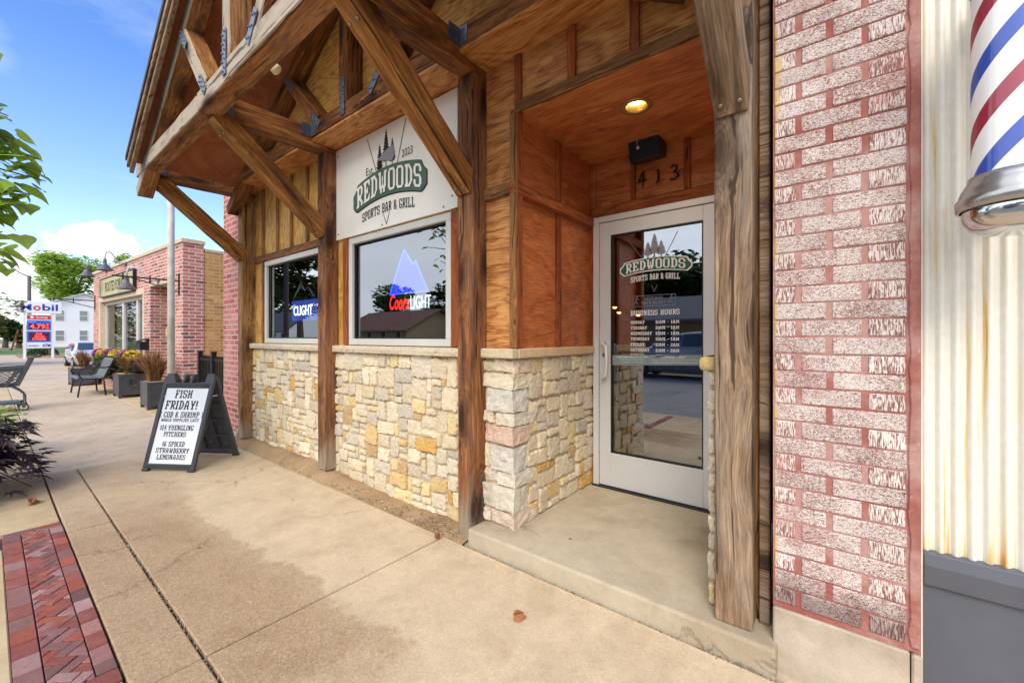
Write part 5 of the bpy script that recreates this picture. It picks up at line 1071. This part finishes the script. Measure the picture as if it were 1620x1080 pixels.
for k in range(5): q.tube([(-9.02,1.92,1.48-.02*k),(-9.06,1.90,1.42),(-9.03+.01*k,1.90,1.30),(-8.99,1.91,1.40),(-9.02,1.92,1.48-.02*k)],.009,5)
obj('rope',q,plain('pale rope',c(196,184,128),.9,0,.15,20),FP,smooth=True)
FN=empty('metal_gate','black metal picket fence closing the gap between the two buildings','fence',(-8.1,2.5,0))
for x in(-9.5,-8.75,-6.6): 
    q=MB(); q.box(x-.035,x+.035,2.465,2.535,0,1.03); q.box(x-.045,x+.045,2.455,2.545,1.03,1.05); obj('post',q,M['ink'],FN)
q=MB(); q.box(-9.46,-6.64,2.485,2.515,.88,.92).box(-9.46,-6.64,2.485,2.515,.12,.16)
x=-9.40
while x<-6.65:
    if abs(x+8.75)>.05: q.box(x-.009,x+.009,2.491,2.509,.06,.97)
    x+=.085
obj('pickets',q,M['ink'],FN)
# ---------------------------------------------------------------- shopping cart
SC_=empty('shopping_cart','dark grey plastic shopping cart standing at the kerb side of the walk','shopping cart',(-11.6,.42,0))
CP=plain('cart plastic',c(72,76,78),.45,0,.1,8); CT=plain('cart tube',c(92,96,98),.35,.5,.1,8)
def lerp(a,b,t): return tuple(x+(y-x)*t for x,y in zip(a,b))
xs0,xs1=-11.38,-11.86
q=MB()
def panel(q,A,Bq,Cq,Dq,nu,nv,t=.007,rim=.018):
    for a,b in((A,Bq),(Bq,Cq),(Cq,Dq),(Dq,A)): q.obox(a,b,rim,rim)
    k=max(nu,nv)
    for i in range(-nv,nu):
        for sg in(1,-1):
            P=[]
            for s in(0,1):
                u,v=((i+ (nv*s))/nu,s); P.append((u,v))
            (u0,v0),(u1,v1)=P
            if u1<=0 or u0>=1: continue
            if u0<0: v0=(0-u0)/(u1-u0)*(v1-v0)+v0; u0=0
            if u1>1: v1=v0+(1-u0)/(u1-u0)*(v1-v0); u1=1
            if sg<0: u0,u1=1-u0,1-u1
            f=lambda u,v: lerp(lerp(A,Bq,u),lerp(Dq,Cq,u),v)
            q.obox(f(u0,v0),f(u1,v1),t,t)
for x in(xs0,xs1):
    e=.04 if x==xs0 else -.04
    panel(q,(x-e,-.38,.50),(x-e,.34,.46),(x,.40,.72),(x,-.45,.70),12,5)
    q.obox((x,.44,.775),(x,-.48,.735),.03,.03); q.obox((x,.40,.735),(x,-.46,.715),.01,.05)
    q.obox((x-e,.33,.45),(x,.50,.93),.05,.07,up=(1,0,0)); q.obox((x-e,.20,.45),(x,.36,.74),.03,.05,up=(1,0,0))
panel(q,(xs0-.04,-.38,.5),(xs1+.04,-.38,.5),(xs1,-.47,.72),(xs0,-.47,.72),6,4); panel(q,(xs0-.04,.34,.46),(xs1+.04,.34,.46),(xs1,.46,.80),(xs0,.46,.80),6,5)
panel(q,(xs0-.04,-.38,.49),(xs1+.04,-.38,.49),(xs1+.04,.34,.45),(xs0-.04,.34,.45),6,9)
obj('basket',q,CP,SC_)
q=MB(); 
for x in(xs0,xs1): q.tube([(x,.46,.93),(x,.52,.95),(x,.60,.965)],.016,8)
q.tube([(xs0,.60,.965),(xs1,.60,.965)],.018,8); obj('handle',q,CP,SC_,smooth=True)
q=MB()
for x in(xs0-.02,xs1+.02): q.tube([(x,-.30,.46),(x,.26,.44),(x,.36,.36),(x,.42,.28),(x,.42,.15),(x,.36,.13),(x,-.20,.16),(x,-.38,.20),(x,-.34,.34),(x,-.30,.46)],.014,7)
for y in(.36,.05,-.2): q.tube([(xs0-.02,y,.14),(xs1+.02,y,.14)],.01,6)
obj('frame',q,CT,SC_,smooth=True)
q=MB(); q.box(xs1+.03,xs0-.03,-.1,.36,.145,.165); obj('lower_rack',q,CP,SC_)
for x in(xs0-.02,xs1+.02):
    for y in(.40,-.36):
        q=MB(); q.lathe([(.02,-.018),(.058,-.018),(.065,-.008),(.065,.008),(.058,.018),(.02,.018)],(x,y,.066),18,axis='X'); wz=obj('wheel',q,M['ink'],SC_,smooth=False); q=MB(); q.lathe([(.0001,-.021),(.046,-.0205),(.046,.0205),(.0001,.021)],(x,y,.066),14,axis='X'); obj('hub',q,plain('pale wheel hub',c(196,196,192),.5,0,.1,10),wz)
        q=MB(); q.box(x-.028,x-.022,y-.02,y+.02,.06,.15); q.box(x+.022,x+.028,y-.02,y+.02,.06,.15); obj('caster_fork',q,CT,SC_)
# ---------------------------------------------------------------- street planting near the camera
def potmat(): return plain('grey clay pot',c(120,112,104),.8,0,.15,9,.2)
def pot(x,y,lab):
    P=obj('plant_pot',(lambda q:(q.lathe([(.0001,0),(.19,0),(.26,.30),(.275,.30),(.275,.34),(.245,.34),(.235,.30),(.0001,.30)],(x,y,0),24),q)[1])(MB()),potmat(),loc=(x,y,0),smooth=False); tag(P,lab,'pot',group='plant pots at the kerb'); return P
pot(-5.66,-.30,'grey pot of the dark purple leaved plant'); pot(-7.15,-.36,'grey pot of the bright green plant')
def starleaf(mb,p,d,up,s,r):
    """long lobed sweet-potato leaf"""
    d=Vector(d).normalized(); Y=Vector(up).cross(d).normalized(); N=d.cross(Y); p=Vector(p); v=r.random(); cc=(v,v,v)
    for ang,l,w in((0,1.,.17),(.62,.72,.14),(-.62,.72,.14),(1.25,.48,.12),(-1.25,.48,.12)):
        a=(d*math.cos(ang)+Y*math.sin(ang)); b=(-d*math.sin(ang)+Y*math.cos(ang)); L=s*l
        mb.add([p,p+a*L*.4+b*L*w+N*.004,p+a*L*1.0-N*L*.18,p+a*L*.4-b*L*w+N*.004,p+a*L*.45-N*.006*s/.1],[(0,4,1),(1,4,2),(2,4,3),(3,4,0)],cc)
VIN=leafmat('dark purple leaf',[c(36,28,36),c(60,44,54),c(96,78,84)],.45,.1); 
VP=empty('sweet_potato_vine','dark purple spiky leaved plant spilling over the walk at the left edge','plant',(-5.66,-.30,.3)); r=random.Random(8); q=MB(); q.nofix=True; st=MB()
for k in range(900):
    a=r.uniform(0,math.tau); e=r.uniform(-.35,1.4); rad=.60*r.uniform(.5,1.06); px_=math.cos(a)*math.cos(e)*rad; py_=math.sin(a)*math.cos(e)*rad*1.0; pz=.22+math.sin(e)*rad*.46
    if e<.25 and rad>.3: pz-=.28*(rad-.3)/.25*r.uniform(.2,1)
    p=Vector((-5.66+px_,-.30+py_,.30+pz-.12)); out=Vector((math.cos(a),math.sin(a),r.uniform(-.6,.25))); starleaf(q,p,out+Vector((r.uniform(-.4,.4),r.uniform(-.4,.4),0)),(0,0,1),r.uniform(.09,.15),r)
    if k%6==0: st.tube([(-5.66,-.30,.30),Vector((-5.66,-.30,.38))*.5+p*.5+Vector((0,0,.06)),p],[.006,.005,.003],5)
obj('leaves',q,VIN,VP); obj('stems',st,plain('purple stem',c(70,44,54),.6,0,.1,9),VP)
q=MB(); q.nofix=True
for k in range(26):
    a=r.uniform(0,6.28); starleaf(q,(-5.66+math.cos(a)*.36,-.3+math.sin(a)*.38,.42+r.uniform(-.05,.1)),(math.cos(a),math.sin(a),.1),(0,0,1),.13,r)
obj('green_leaves',q,LEAFD,VP)
GP=empty('lime_plant','bright green bushy plant behind the purple one at the left edge','plant',(-7.15,-.36,.3)); q=MB(); q.nofix=True
for k in range(1500):
    d=Vector((r.gauss(0,1),r.gauss(0,1),r.gauss(0,1))).normalized()*r.uniform(.7,1.05); leafquad(q,(-7.15+d.x*.6,-.34+d.y*.62,.40+d.z*.26),.055,r,.7)
obj('leaves',q,leafmat('lime leaf',[c(96,130,36),c(140,170,60),c(180,200,96)],.5,.3),GP); q=MB()
for k in range(14): a=k*.45; q.tube([(-7.15,-.36,.3),(-7.15+math.cos(a)*.4,-.36+math.sin(a)*.4,.4)],.005,5)
obj('stems',q,LEAFD,GP)
# the street tree whose leafy branch hangs into the left of the picture
TR=empty('street_tree','street tree whose branch of large heart shaped green leaves hangs in at the upper left','tree',(-4.75,-.62,0)); r=random.Random(15); q=MB(); T0=Vector((-4.75,-.62,0))
q.tube([T0+Vector((0,0,-.1)),T0+Vector((.02,0,1.0)),T0+Vector((0,.03,2.2)),T0+Vector((.03,.0,4.6))],[.085,.07,.06,.03],12)
def heart(mb,p,d,s,r,tilt):
    d=Vector(d).normalized(); Y=Vector((0,0,1)).cross(d).normalized(); N=d.cross(Y); Y=(Y*math.cos(tilt)+N*math.sin(tilt)).normalized(); N=d.cross(Y); p=Vector(p); v=r.random()
    half=[(-.10,.20),(.05,.42),(.28,.50),(.55,.40),(.80,.20),(1.08,.0)]; cr=r.uniform(.06,.22); k=len(mb.v)
    mid=[(0,.0),(.28,-.0),(.55,-.02),(.80,-.06),(1.08,-.16)]
    mb.add([p+d*s*a+N*s*b for a,b in mid]+[p+d*s*a+Y*s*b+N*s*(cr*b-.12*max(0,a-.5)) for a,b in half[:5]]+[p+d*s*a-Y*s*b+N*s*(cr*b-.12*max(0,a-.5)) for a,b in half[:5]],
      [(0,5,6),(0,6,7,1),(1,7,8,2),(2,8,9,3),(3,9,4),(0,11,10),(0,1,12,11),(1,2,13,12),(2,3,14,13),(3,4,14)],(v,v,v))
m=MB(); m.nofix=True
ymax=[(1.66,.10),(1.75,.13),(1.9,.18),(2.05,.17),(2.15,.20),(2.25,.25),(2.42,.26),(2.6,.18),(2.75,.10),(2.93,.06),(3.4,.0)]
def ym(z):
    for (a,b),(c_,d) in zip(ymax,ymax[1:]):
        if a<=z<=c_: return b+(d-b)*(z-a)/(c_-a)
    return -.1
tw=[]
for zb in(1.95,2.1,2.3,2.5,2.75,3.0,3.3):
    for k in range(2):
        zt=zb+r.uniform(-.22,.12); e=Vector((-4.0+r.uniform(-.12,.15),ym(max(1.68,min(3.3,zt)))-r.uniform(.0,.08),zt)); b=T0+Vector((.02,.0,zb-.1+.15)); md=(b+e)/2+Vector((0,0,.12)); q.tube([b,md,e],[.014,.008,.003],6); tw.append((b,md,e))
for b,md,e in tw:
    for k in range(46):
        t=r.uniform(.3,1.0); p=(b*(1-t)**2+md*2*t*(1-t)+e*t*t)+Vector((r.uniform(-.1,.1),r.uniform(-.12,.04),r.uniform(-.13,.06)))
        if p.z<1.68 or p.y>ym(p.z): continue
        a=r.uniform(-1.4,2.0); heart(m,p,(math.cos(a)*.9+.15,math.sin(a)*.8,-r.uniform(.15,.9)),r.uniform(.075,.13),r,r.uniform(-.6,.6))
for k in range(520):
    d=Vector((r.gauss(0,1),r.gauss(0,1),r.gauss(0,1))).normalized()*r.uniform(.4,1.)
    p=Vector((-5.1+d.x*1.1,-1.35+d.y*1.15,3.6+d.z*1.6))
    if p.y>-.1: continue
    a=r.uniform(0,6.28); heart(m,p,(math.cos(a),math.sin(a),-.4),.11,r,r.uniform(-.6,.6))
    if k%8==0: q.tube([T0+Vector((0,0,2.3+1.2*r.random())),p],[.012,.004],5)
obj('trunk',q,BARK,TR,smooth=True); obj('crown',m,LEAFT,TR)
# fallen leaves on the walk
for x,y,s,a,lab in((-1.19,1.52,.055,.6,'brown crumpled dead leaf on the walk in front of the doorstep'),(-2.05,1.80,.05,1.9,'small brown twig leaf caught in the joint near the timber post'),(-4.95,.22,.09,2.8,'dry leaf lying on the pale kerb pad beside the walk')):
    r=random.Random(int(a*10)); m=MB(); heart(m,(x,y,.012),(math.cos(a),math.sin(a),.12),s,r,.7); heart(m,(x+.004,y,.02),(math.cos(a+.3),math.sin(a+.3),.3),s*.8,r,-.9)
    tag(obj('dead_leaf',m,plain('dead brown leaf',c(150,96,60),.8,0,.2,40)),lab,'leaf',group='fallen leaves')
# ---------------------------------------------------------------- cars
def car(loc,rz,paint,label,s=1.,kind='hatch'):
    V=empty('parked_car',label,'car',loc,rz); V.scale=s if isinstance(s,tuple) else (s,s,s)
    St=[(2.1,.66,.30,.52,.55,.5),(1.98,.80,.20,.64,.68,.6),(1.25,.86,.19,.84,.90,.68),(.98,.87,.19,.92,.96,.70),(.12,.87,.19,.96,1.40,.60),(-.85,.87,.19,.99,1.43,.60),(-1.5,.86,.2,1.0,1.33,.58),(-1.95,.80,.24,.98,1.03,.62),(-2.1,.72,.32,.80,.84,.6)]
    q=MB(); sec=lambda st:[(st[0],-st[1]*.9,st[2]),(st[0],-st[1],(st[2]+st[3])/2),(st[0],-st[1]*.96,st[3]),(st[0],-st[5],st[4]),(st[0],0,st[4]+.02),(st[0],st[5],st[4]),(st[0],st[1]*.96,st[3]),(st[0],st[1],(st[2]+st[3])/2),(st[0],st[1]*.9,st[2])]
    for st_ in St: q.v+=sec(st_)
    n=9
    for i in range(len(St)-1):
        for k in range(n): q.f.append((i*n+k,i*n+(k+1)%n,(i+1)*n+(k+1)%n,(i+1)*n+k))
    q.f+=[tuple(range(n)),tuple((len(St)-1)*n+k for k in range(n-1,-1,-1))]; q.c=[None]*len(q.f)
    bd=obj('body',q,paint,V,loc=(0,0,0),local=True,smooth=True); me=bd.data; ca_=me.attributes.new('crease_edge','FLOAT','EDGE'); ca_.data.foreach_set('value',[.62 if (e.vertices[0]%9)==(e.vertices[1]%9) else (.9 if min(e.vertices)//9 in(0,len(St)-1) and (e.vertices[0]//9)==(e.vertices[1]//9) else .35) for e in me.edges]); sm=bd.modifiers.new('s','SUBSURF'); sm.levels=2; sm.render_levels=2
    gm=plain('dark car glass',c(52,62,70),.05,0,.05,3,0,.8)
    q=MB()
    for sg in(-1,1):
        y=lambda z:sg*(.845-(z-.96)/(1.42-.96)*.245+.012)
        for P in(((.80,.99),(.10,.99),(.06,1.33),(.20,1.31)),((.02,.99),(-.86,1.01),(-.86,1.36),(-.0,1.34)),((-.94,1.01),(-1.5,1.05),(-1.35,1.27),(-.94,1.35))):
            q.add([(x,y(z),z) for x,z in P],[(0,1,2,3)])
    obj('side_window',q,gm,V,loc=(0,0,0),local=True)
    q=MB(); q.add([(.93,-.66,1.00),(.93,.66,1.00),(.24,.55,1.365),(.24,-.55,1.365)],[(0,1,2,3)]); q.v=[(x+.03,y,z+.03) for x,y,z in q.v]; obj('windshield',q,gm,V,loc=(0,0,0),local=True)
    q=MB(); q.add([(-1.50,-.54,1.32),(-1.50,.54,1.32),(-1.92,.60,1.05),(-1.92,-.60,1.05)],[(0,1,2,3)]); q.v=[(x-.03,y,z+.03) for x,y,z in q.v]; obj('rear_window',q,gm,V,loc=(0,0,0),local=True)
    for x in(1.32,-1.28):
        for sg in(-1,1):
            q=MB(); q.lathe([(.19,-.10),(.29,-.10),(.315,-.07),(.315,.07),(.29,.10),(.19,.10)],(x,sg*.765,.315),22,axis='Y'); w_=obj('wheel',q,M['black'],V,loc=(0,0,0),local=True)
            q=MB(); q.lathe([(.0001,.0),(.06,sg*.02),(.20,sg*.005),(.2,0)],(x,sg*.85,.315),14,axis='Y'); obj('rim',q,M['alu'],w_,loc=(0,0,0),local=True)
    for sg in(-1,1):
        q=MB(); q.ball((1.93,sg*.62,.62),.09,8,(.9,1.5,.6)); obj('headlight',q,plain('headlight glass',c(220,224,228),.1,0,.05,4),V,loc=(0,0,0),local=True,smooth=True)
        q=MB(); q.ball((.80,sg*.92,1.0),.08,8,(.7,1,.8)); obj('side_mirror',q,paint,V,loc=(0,0,0),local=True,smooth=True)
        q=MB(); q.ball((-2.05,sg*.5,.72),.07,8,(.5,1,.8)); obj('tail_light',q,plain('red tail light',c(150,20,22),.2,0,.05,4),V,loc=(0,0,0),local=True,smooth=True)
    return V
SILV=plain('silver car paint',c(206,208,212),.3,.0,.03,2,0,.5,.6)
car((-26.3,2.95,0),0,SILV,'silver hatchback parked on the lot beyond the brick storefront',(1.0,.9,.76))
car((-4.2,-9.3,-.14),R(180),plain('grey car paint',c(130,134,140),.25,.5,.03,2,0,.5,.6),'grey car parked across the street, seen in the door glass',1.15)
car((-56,-.6,0),R(8),plain('dark red car paint',c(120,26,30),.3,.2,.03,2,0,.5,.6),'dark red car far down the street at the left edge',.95)
# ---------------------------------------------------------------- gas station price sign
PS=empty('gas_sign','tall gas station sign with a white top panel over a red LED price board','sign',(-39,1.95,0)); X=-39.
WP=plain('white sign panel enamel',c(232,232,236),.4,0,.04,.5)
for y in(1.41,2.56): obj('post',MB().box(X-.07,X+.0,y-.06,y+.06,-.1,2.8),WP,PS)
obj('top_panel',MB().box(X-.25,X+.06,1.07,2.95,2.78,3.52),WP,PS,bevel=.02); obj('cabinet',MB().box(X-.2,X+.02,1.49,2.49,.62,2.70),WP,PS)
px=lambda y,z:(X+.066,y,z); pc=lambda y,z:(X+.036,y,z)
BLU=plain('deep blue print',c(34,62,150),.4,0,.04,2); REDP=plain('red print',c(206,52,40),.4,0,.04,2); BLP=plain('blue panel',c(40,96,196),.4,0,.05,2)
q=MB(); font_text(q,'M',1.24,1.68,2.95,3.33,px,.022); font_text(q,'bil',2.12,2.78,2.95,3.36,px,.022); obj('lettering',q,BLU,PS)
q=MB(); font_text(q,'o',1.75,2.06,2.94,3.25,px,.025); obj('lettering',q,REDP,PS)
q=MB(); q.box(X+.02,X+.03,1.50,2.48,2.40,2.66); rp_=obj('red_panel',q,REDP,PS); q=MB(); font_text(q,'Synergy',1.86,2.36,2.45,2.60,pc,.01); q.lathe([(.0001,0),(.075,0)],(X+.037,1.70,2.53),12,axis='X'); obj('lettering',q,M['white'],rp_)
for z0,z1,zl0,zl1 in((1.74,2.34,1.80,2.14),(1.00,1.67,1.10,1.58)):
    q=MB(); q.box(X+.02,X+.03,1.50,2.48,z0,z1); b_=obj('blue_panel',q,BLP,PS); q=MB(); q.box(X+.03,X+.034,1.58,2.42,zl0,zl1); obj('screen',q,plain('dark red screen',c(86,22,44),.3,0,.1,4),b_)
    q=MB(); g_=lambda y,z:(X+.037,y,z)
    if z0>1.5: font_text(q,'4.79',1.62,2.24,zl0+.03,zl1-.03,g_,.012); font_text(q,'9',2.29,2.38,1.98,2.12,g_,.008); font_text(q,'10',2.27,2.39,1.82,1.94,g_,.008)
    else: font_text(q,'CAR',1.85,2.12,1.43,1.56,g_,.008); font_text(q,'WASH',1.80,2.20,1.28,1.41,g_,.008); font_text(q,'XTREME',1.70,2.28,1.12,1.26,g_,.008)
    obj('lettering',q,emis('red LED',c(255,60,50),2.2),b_)
    if z0>1.5: q=MB(); font_text(q,'Regular',1.55,1.86,2.2,2.29,pc); obj('lettering',q,M['white'],b_)
q=MB(); font_text(q,'ATM',2.12,2.46,.70,.88,pc,.03); font_text(q,'convenience',1.52,1.98,.74,.84,pc,.01); obj('lettering',q,BLU,PS)
# ---------------------------------------------------------------- white house, trees, lamp far off
WH=empty('white_house','two storey white sided house with a gable behind the gas station','house',(-88,9,0)); X=-88.
SD=plain('white house siding',c(238,238,236),.7,0,.03,.4)
q=MB(); o0=len(q.v); G_=[(5.5,-.5),(5.5,6.15),(8.9,7.6),(12.3,6.15),(12.3,-.5)]; q.add([(X,y,z) for y,z in G_]+[(X-14,y,z) for y,z in G_],[tuple(range(5)),tuple(range(9,4,-1))]+[(i,i+5,(i+1)%5+5,(i+1)%5) for i in range(5)]); obj('wall',q,SD,WH)
q=MB()
for k in range(24): z=.3+k*.25; q.box(X+.0,X+.02,5.5,12.3,z,z+.02)
obj('siding_line',q,plain('siding shadow gap',c(206,206,206),.7,0,.03,1),WH)
q=MB()
for sg in(-1,1): q.add([(x,8.9+sg*a,z) for x in(X+.5,X-14.4) for a,z in((0,7.66),(3.8,6.03),(3.8,6.2),(0,7.84))],[(0,1,2,3),(7,6,5,4),(0,4,5,1),(1,5,6,2),(2,6,7,3),(3,7,4,0)])
obj('roof',q,plain('pale roof edge',c(196,196,200),.8,0,.08,1),WH)
for y0,z0 in((6.06,3.7),(8.45,3.72),(6.06,.82),(8.45,.84)):
    q=MB(); q.box(X+.021,X+.06,y0-.08,y0+.88,z0-.08,z0+1.5); wn=obj('window',q,plain('window trim',c(226,226,224),.5,0,.02,2),WH); q=MB(); q.box(X+.061,X+.07,y0,y0+.8,z0,z0+.66).box(X+.061,X+.07,y0,y0+.8,z0+.74,z0+1.42); obj('pane',q,plain('dull window pane',c(132,138,134),.15,0,.1,1),wn)
tree('broad light green maple standing behind the white house',(-112,10.0,-.3),17.6,6.0,9000,.7,LEAFT,31,'maple_tree',.5,20,group='trees in the distance')
tree('second green tree to the right, behind the brick storefront roof',(-112,17.5,-.3),18.5,5.5,6000,.7,LEAFT,32,'maple_tree',.5,18,group='trees in the distance')
tree('small yellow and rust tinted street tree far down the walk',(-31,-1.15,0),3.9,2.3,5200,.2,LEAFY,33,'honey_locust',.09,18,trunkh=1.0)
for i,(x,y,h,lab) in enumerate(((-82,-3,6,'dark evergreen clump far down the street at the left edge'),(-76,2.3,3.0,'small dark evergreen left of the gas sign post'),(-79,1.35,3.6,'dense dark evergreen behind the wooden A frame'),(-83,.5,4.4,'dark evergreen at the very left edge beyond the yellow tree'),(-95,-9,9,'dark tree mass beyond the yellow street tree'))): tree(lab,(x,y,-.2),h,h*.45,2200,.4,LEAFD,40+i,'evergreen_tree',.25,10,group='dark trees far down the street')
for i,(x,y,h,mt,lab) in enumerate(((-43,2.05,.5,LEAFD,'low dark shrub at the foot of the gas sign'),(-44,2.75,.55,leafmat('dark red shrub leaf',[c(58,34,34),c(86,50,46),c(110,72,60)]),'dark red shrub right of the gas sign post'),(-46,2.35,.6,LEAF,'green shrub between the gas sign posts'),(-30.5,3.9,1.35,LEAF,'green bush showing over the roof of the silver car'))):
    r=random.Random(60+i); q=MB(); q.nofix=True
    for k in range(500): d=Vector((r.gauss(0,1),r.gauss(0,1),abs(r.gauss(0,1)))).normalized(); leafquad(q,(x+d.x*.5,y+d.y*.42,d.z*h),.14,r)
    T=empty('shrub',lab,'shrub',(x,y,0)); obj('leaves',q,mt,T)
struct('mulch_bed',MB().box(-48,-40,1.2,5,-.2,.03),M['dirt'],.02); struct('grass_verge',MB().box(-75,-48,.5,9,-.2,.02),M['grass'])
SL_=empty('street_lamp','grey street lamp pole with a long arm reaching left over the street','street lamp',(-55,2.2,0)); q=MB(); q.tube([(-55,2.25,0),(-55,2.25,6.6)],[.16,.12],10); obj('pole',q,plain('lamp pole',c(112,100,96),.6,.2,.15,1),SL_); q=MB(); q.tube([(-55,2.25,6.5),(-55,1.7,6.8),(-55,1.0,7.5)],[.05,.04,.03],8); obj('arm',q,plain('lamp arm',c(80,78,80),.5,.3,.1,1),SL_); q=MB(); q.ball((-55,.8,7.55),.25,8,(.6,1.4,.4)); obj('lamp_head',q,DS,SL_)
AF=empty('wooden_trellis','brown wooden A frame standing in front of the dark trees','trellis',(-62,2.0,0)); q=MB()
for s in(-1,1): q.obox((-62,1.95+s*.55,-.02),(-62,1.95+s*.12,2.0),.12,.12)
for z in(.4,.9,1.4): q.box(-62.05,-61.95,1.95-.45+z*.15,1.95+.45-z*.15,z,z+.1)
obj('frame',q,M['beam'],AF)
# ---------------------------------------------------------------- across the street (what the windows mirror)
def house(label,x,y,w,d,eave,ridge,wall,roof,seed):
    H_=empty('house',label,'house',(x,y,0)); obj('wall',MB().box(x-w/2,x+w/2,y-d/2,y+d/2,-.2,eave),wall,H_)
    q=MB(); P=[(y+d/2+.5,eave-.15),(y,ridge),(y-d/2-.5,eave-.15)]; q.add([(xx,yy,z+dz) for xx in(x-w/2-.4,x+w/2+.4) for dz in(0,.15) for yy,z in P],[(0,1,4,3),(1,2,5,4),(6,9,10,7),(7,10,11,8),(0,6,7,1),(1,7,8,2),(3,4,10,9),(4,5,11,10),(0,3,9,6),(2,8,11,5)]); obj('roof',q,roof,H_)
    q=MB(); q.add([(xx,yy,z) for xx in(x-w/2,x+w/2) for yy,z in((y+d/2,eave),(y,ridge-.1),(y-d/2,eave))],[(0,1,2),(3,5,4)]); obj('gable',q,wall,H_)
    r=random.Random(seed); n=int(w/2.6)
    for k in range(n):
        xx=x-w/2+w*(k+.5)/n; q=MB(); q.box(xx-.5,xx+.5,y+d/2,y+d/2+.05,.9,2.0); f=obj('window',q,M['white'],H_); obj('pane',MB().box(xx-.43,xx+.43,y+d/2+.05,y+d/2+.06,.97,1.93),M['black'],f)
    return H_
BRF=plain('brown shingle roof',c(150,104,84),.9,0,.2,1.5,.3); GRF=plain('grey shingle roof',c(92,92,96),.9,0,.2,1.5,.3)
house('brown roofed house across the street mirrored in the bar window',-47,-31,15,10,2.1,4.7,plain('tan house wall',c(176,150,120),.8,0,.1,1),BRF,1)
house('white house across the street mirrored in the far bar window',-82,-32,18,10,2.3,6.5,SD,GRF,2)
house('low grey roofed house opposite the bar door',-8.5,-24,13,8,2.4,4.0,plain('brown house wall',c(120,92,74),.8,0,.1,1),GRF,3)
ts=[(-62,-40,11,4.6),(-52,-44,10,4.5),(-44,-42,10.5,4.2),(-37,-40,9.5,4.),(-5,-34,9.5,4.5),(2,-36,10.5,4.5),(-11,-37,8.5,4),(-15,-40,9,4.5),(-68,-21,12,4.5),(10,-38,10,5),(-26,-40,9,4.5),(-43,-15.5,10.5,4.2),(-1,-30,9,4.5),(-13,-33,9,4.5),(-20,-36,8.5,4.5)]
for i,(x,y,h,rd) in enumerate(ts): tree(['tall','spreading','rounded','loose','leaning'][i%5]+' green tree across the street, '+['behind the brown roofed house','behind the grey roofed house','beside the white house'][0 if -64<x<-20 else (1 if x>-20 else 2)],(x,y,-.1),h,rd,2600,.8,LEAFD if i%3 else LEAF,80+i,'shade_tree',.32,15,group='trees across the street')
UP=empty('utility_pole','dark wooden utility pole across the street mirrored in the far bar window','pole',(-36.8,-11.5,0)); q=MB(); q.tube([(-36.8,-11.5,-.2),(-36.8,-11.5,11)],[.22,.17],10); obj('shaft',q,plain('creosote pole',c(62,52,46),.9,0,.2,3),UP); obj('crossarm',MB().box(-36.9,-36.7,-12.6,-10.4,9.8,9.95),M['beam'],UP)
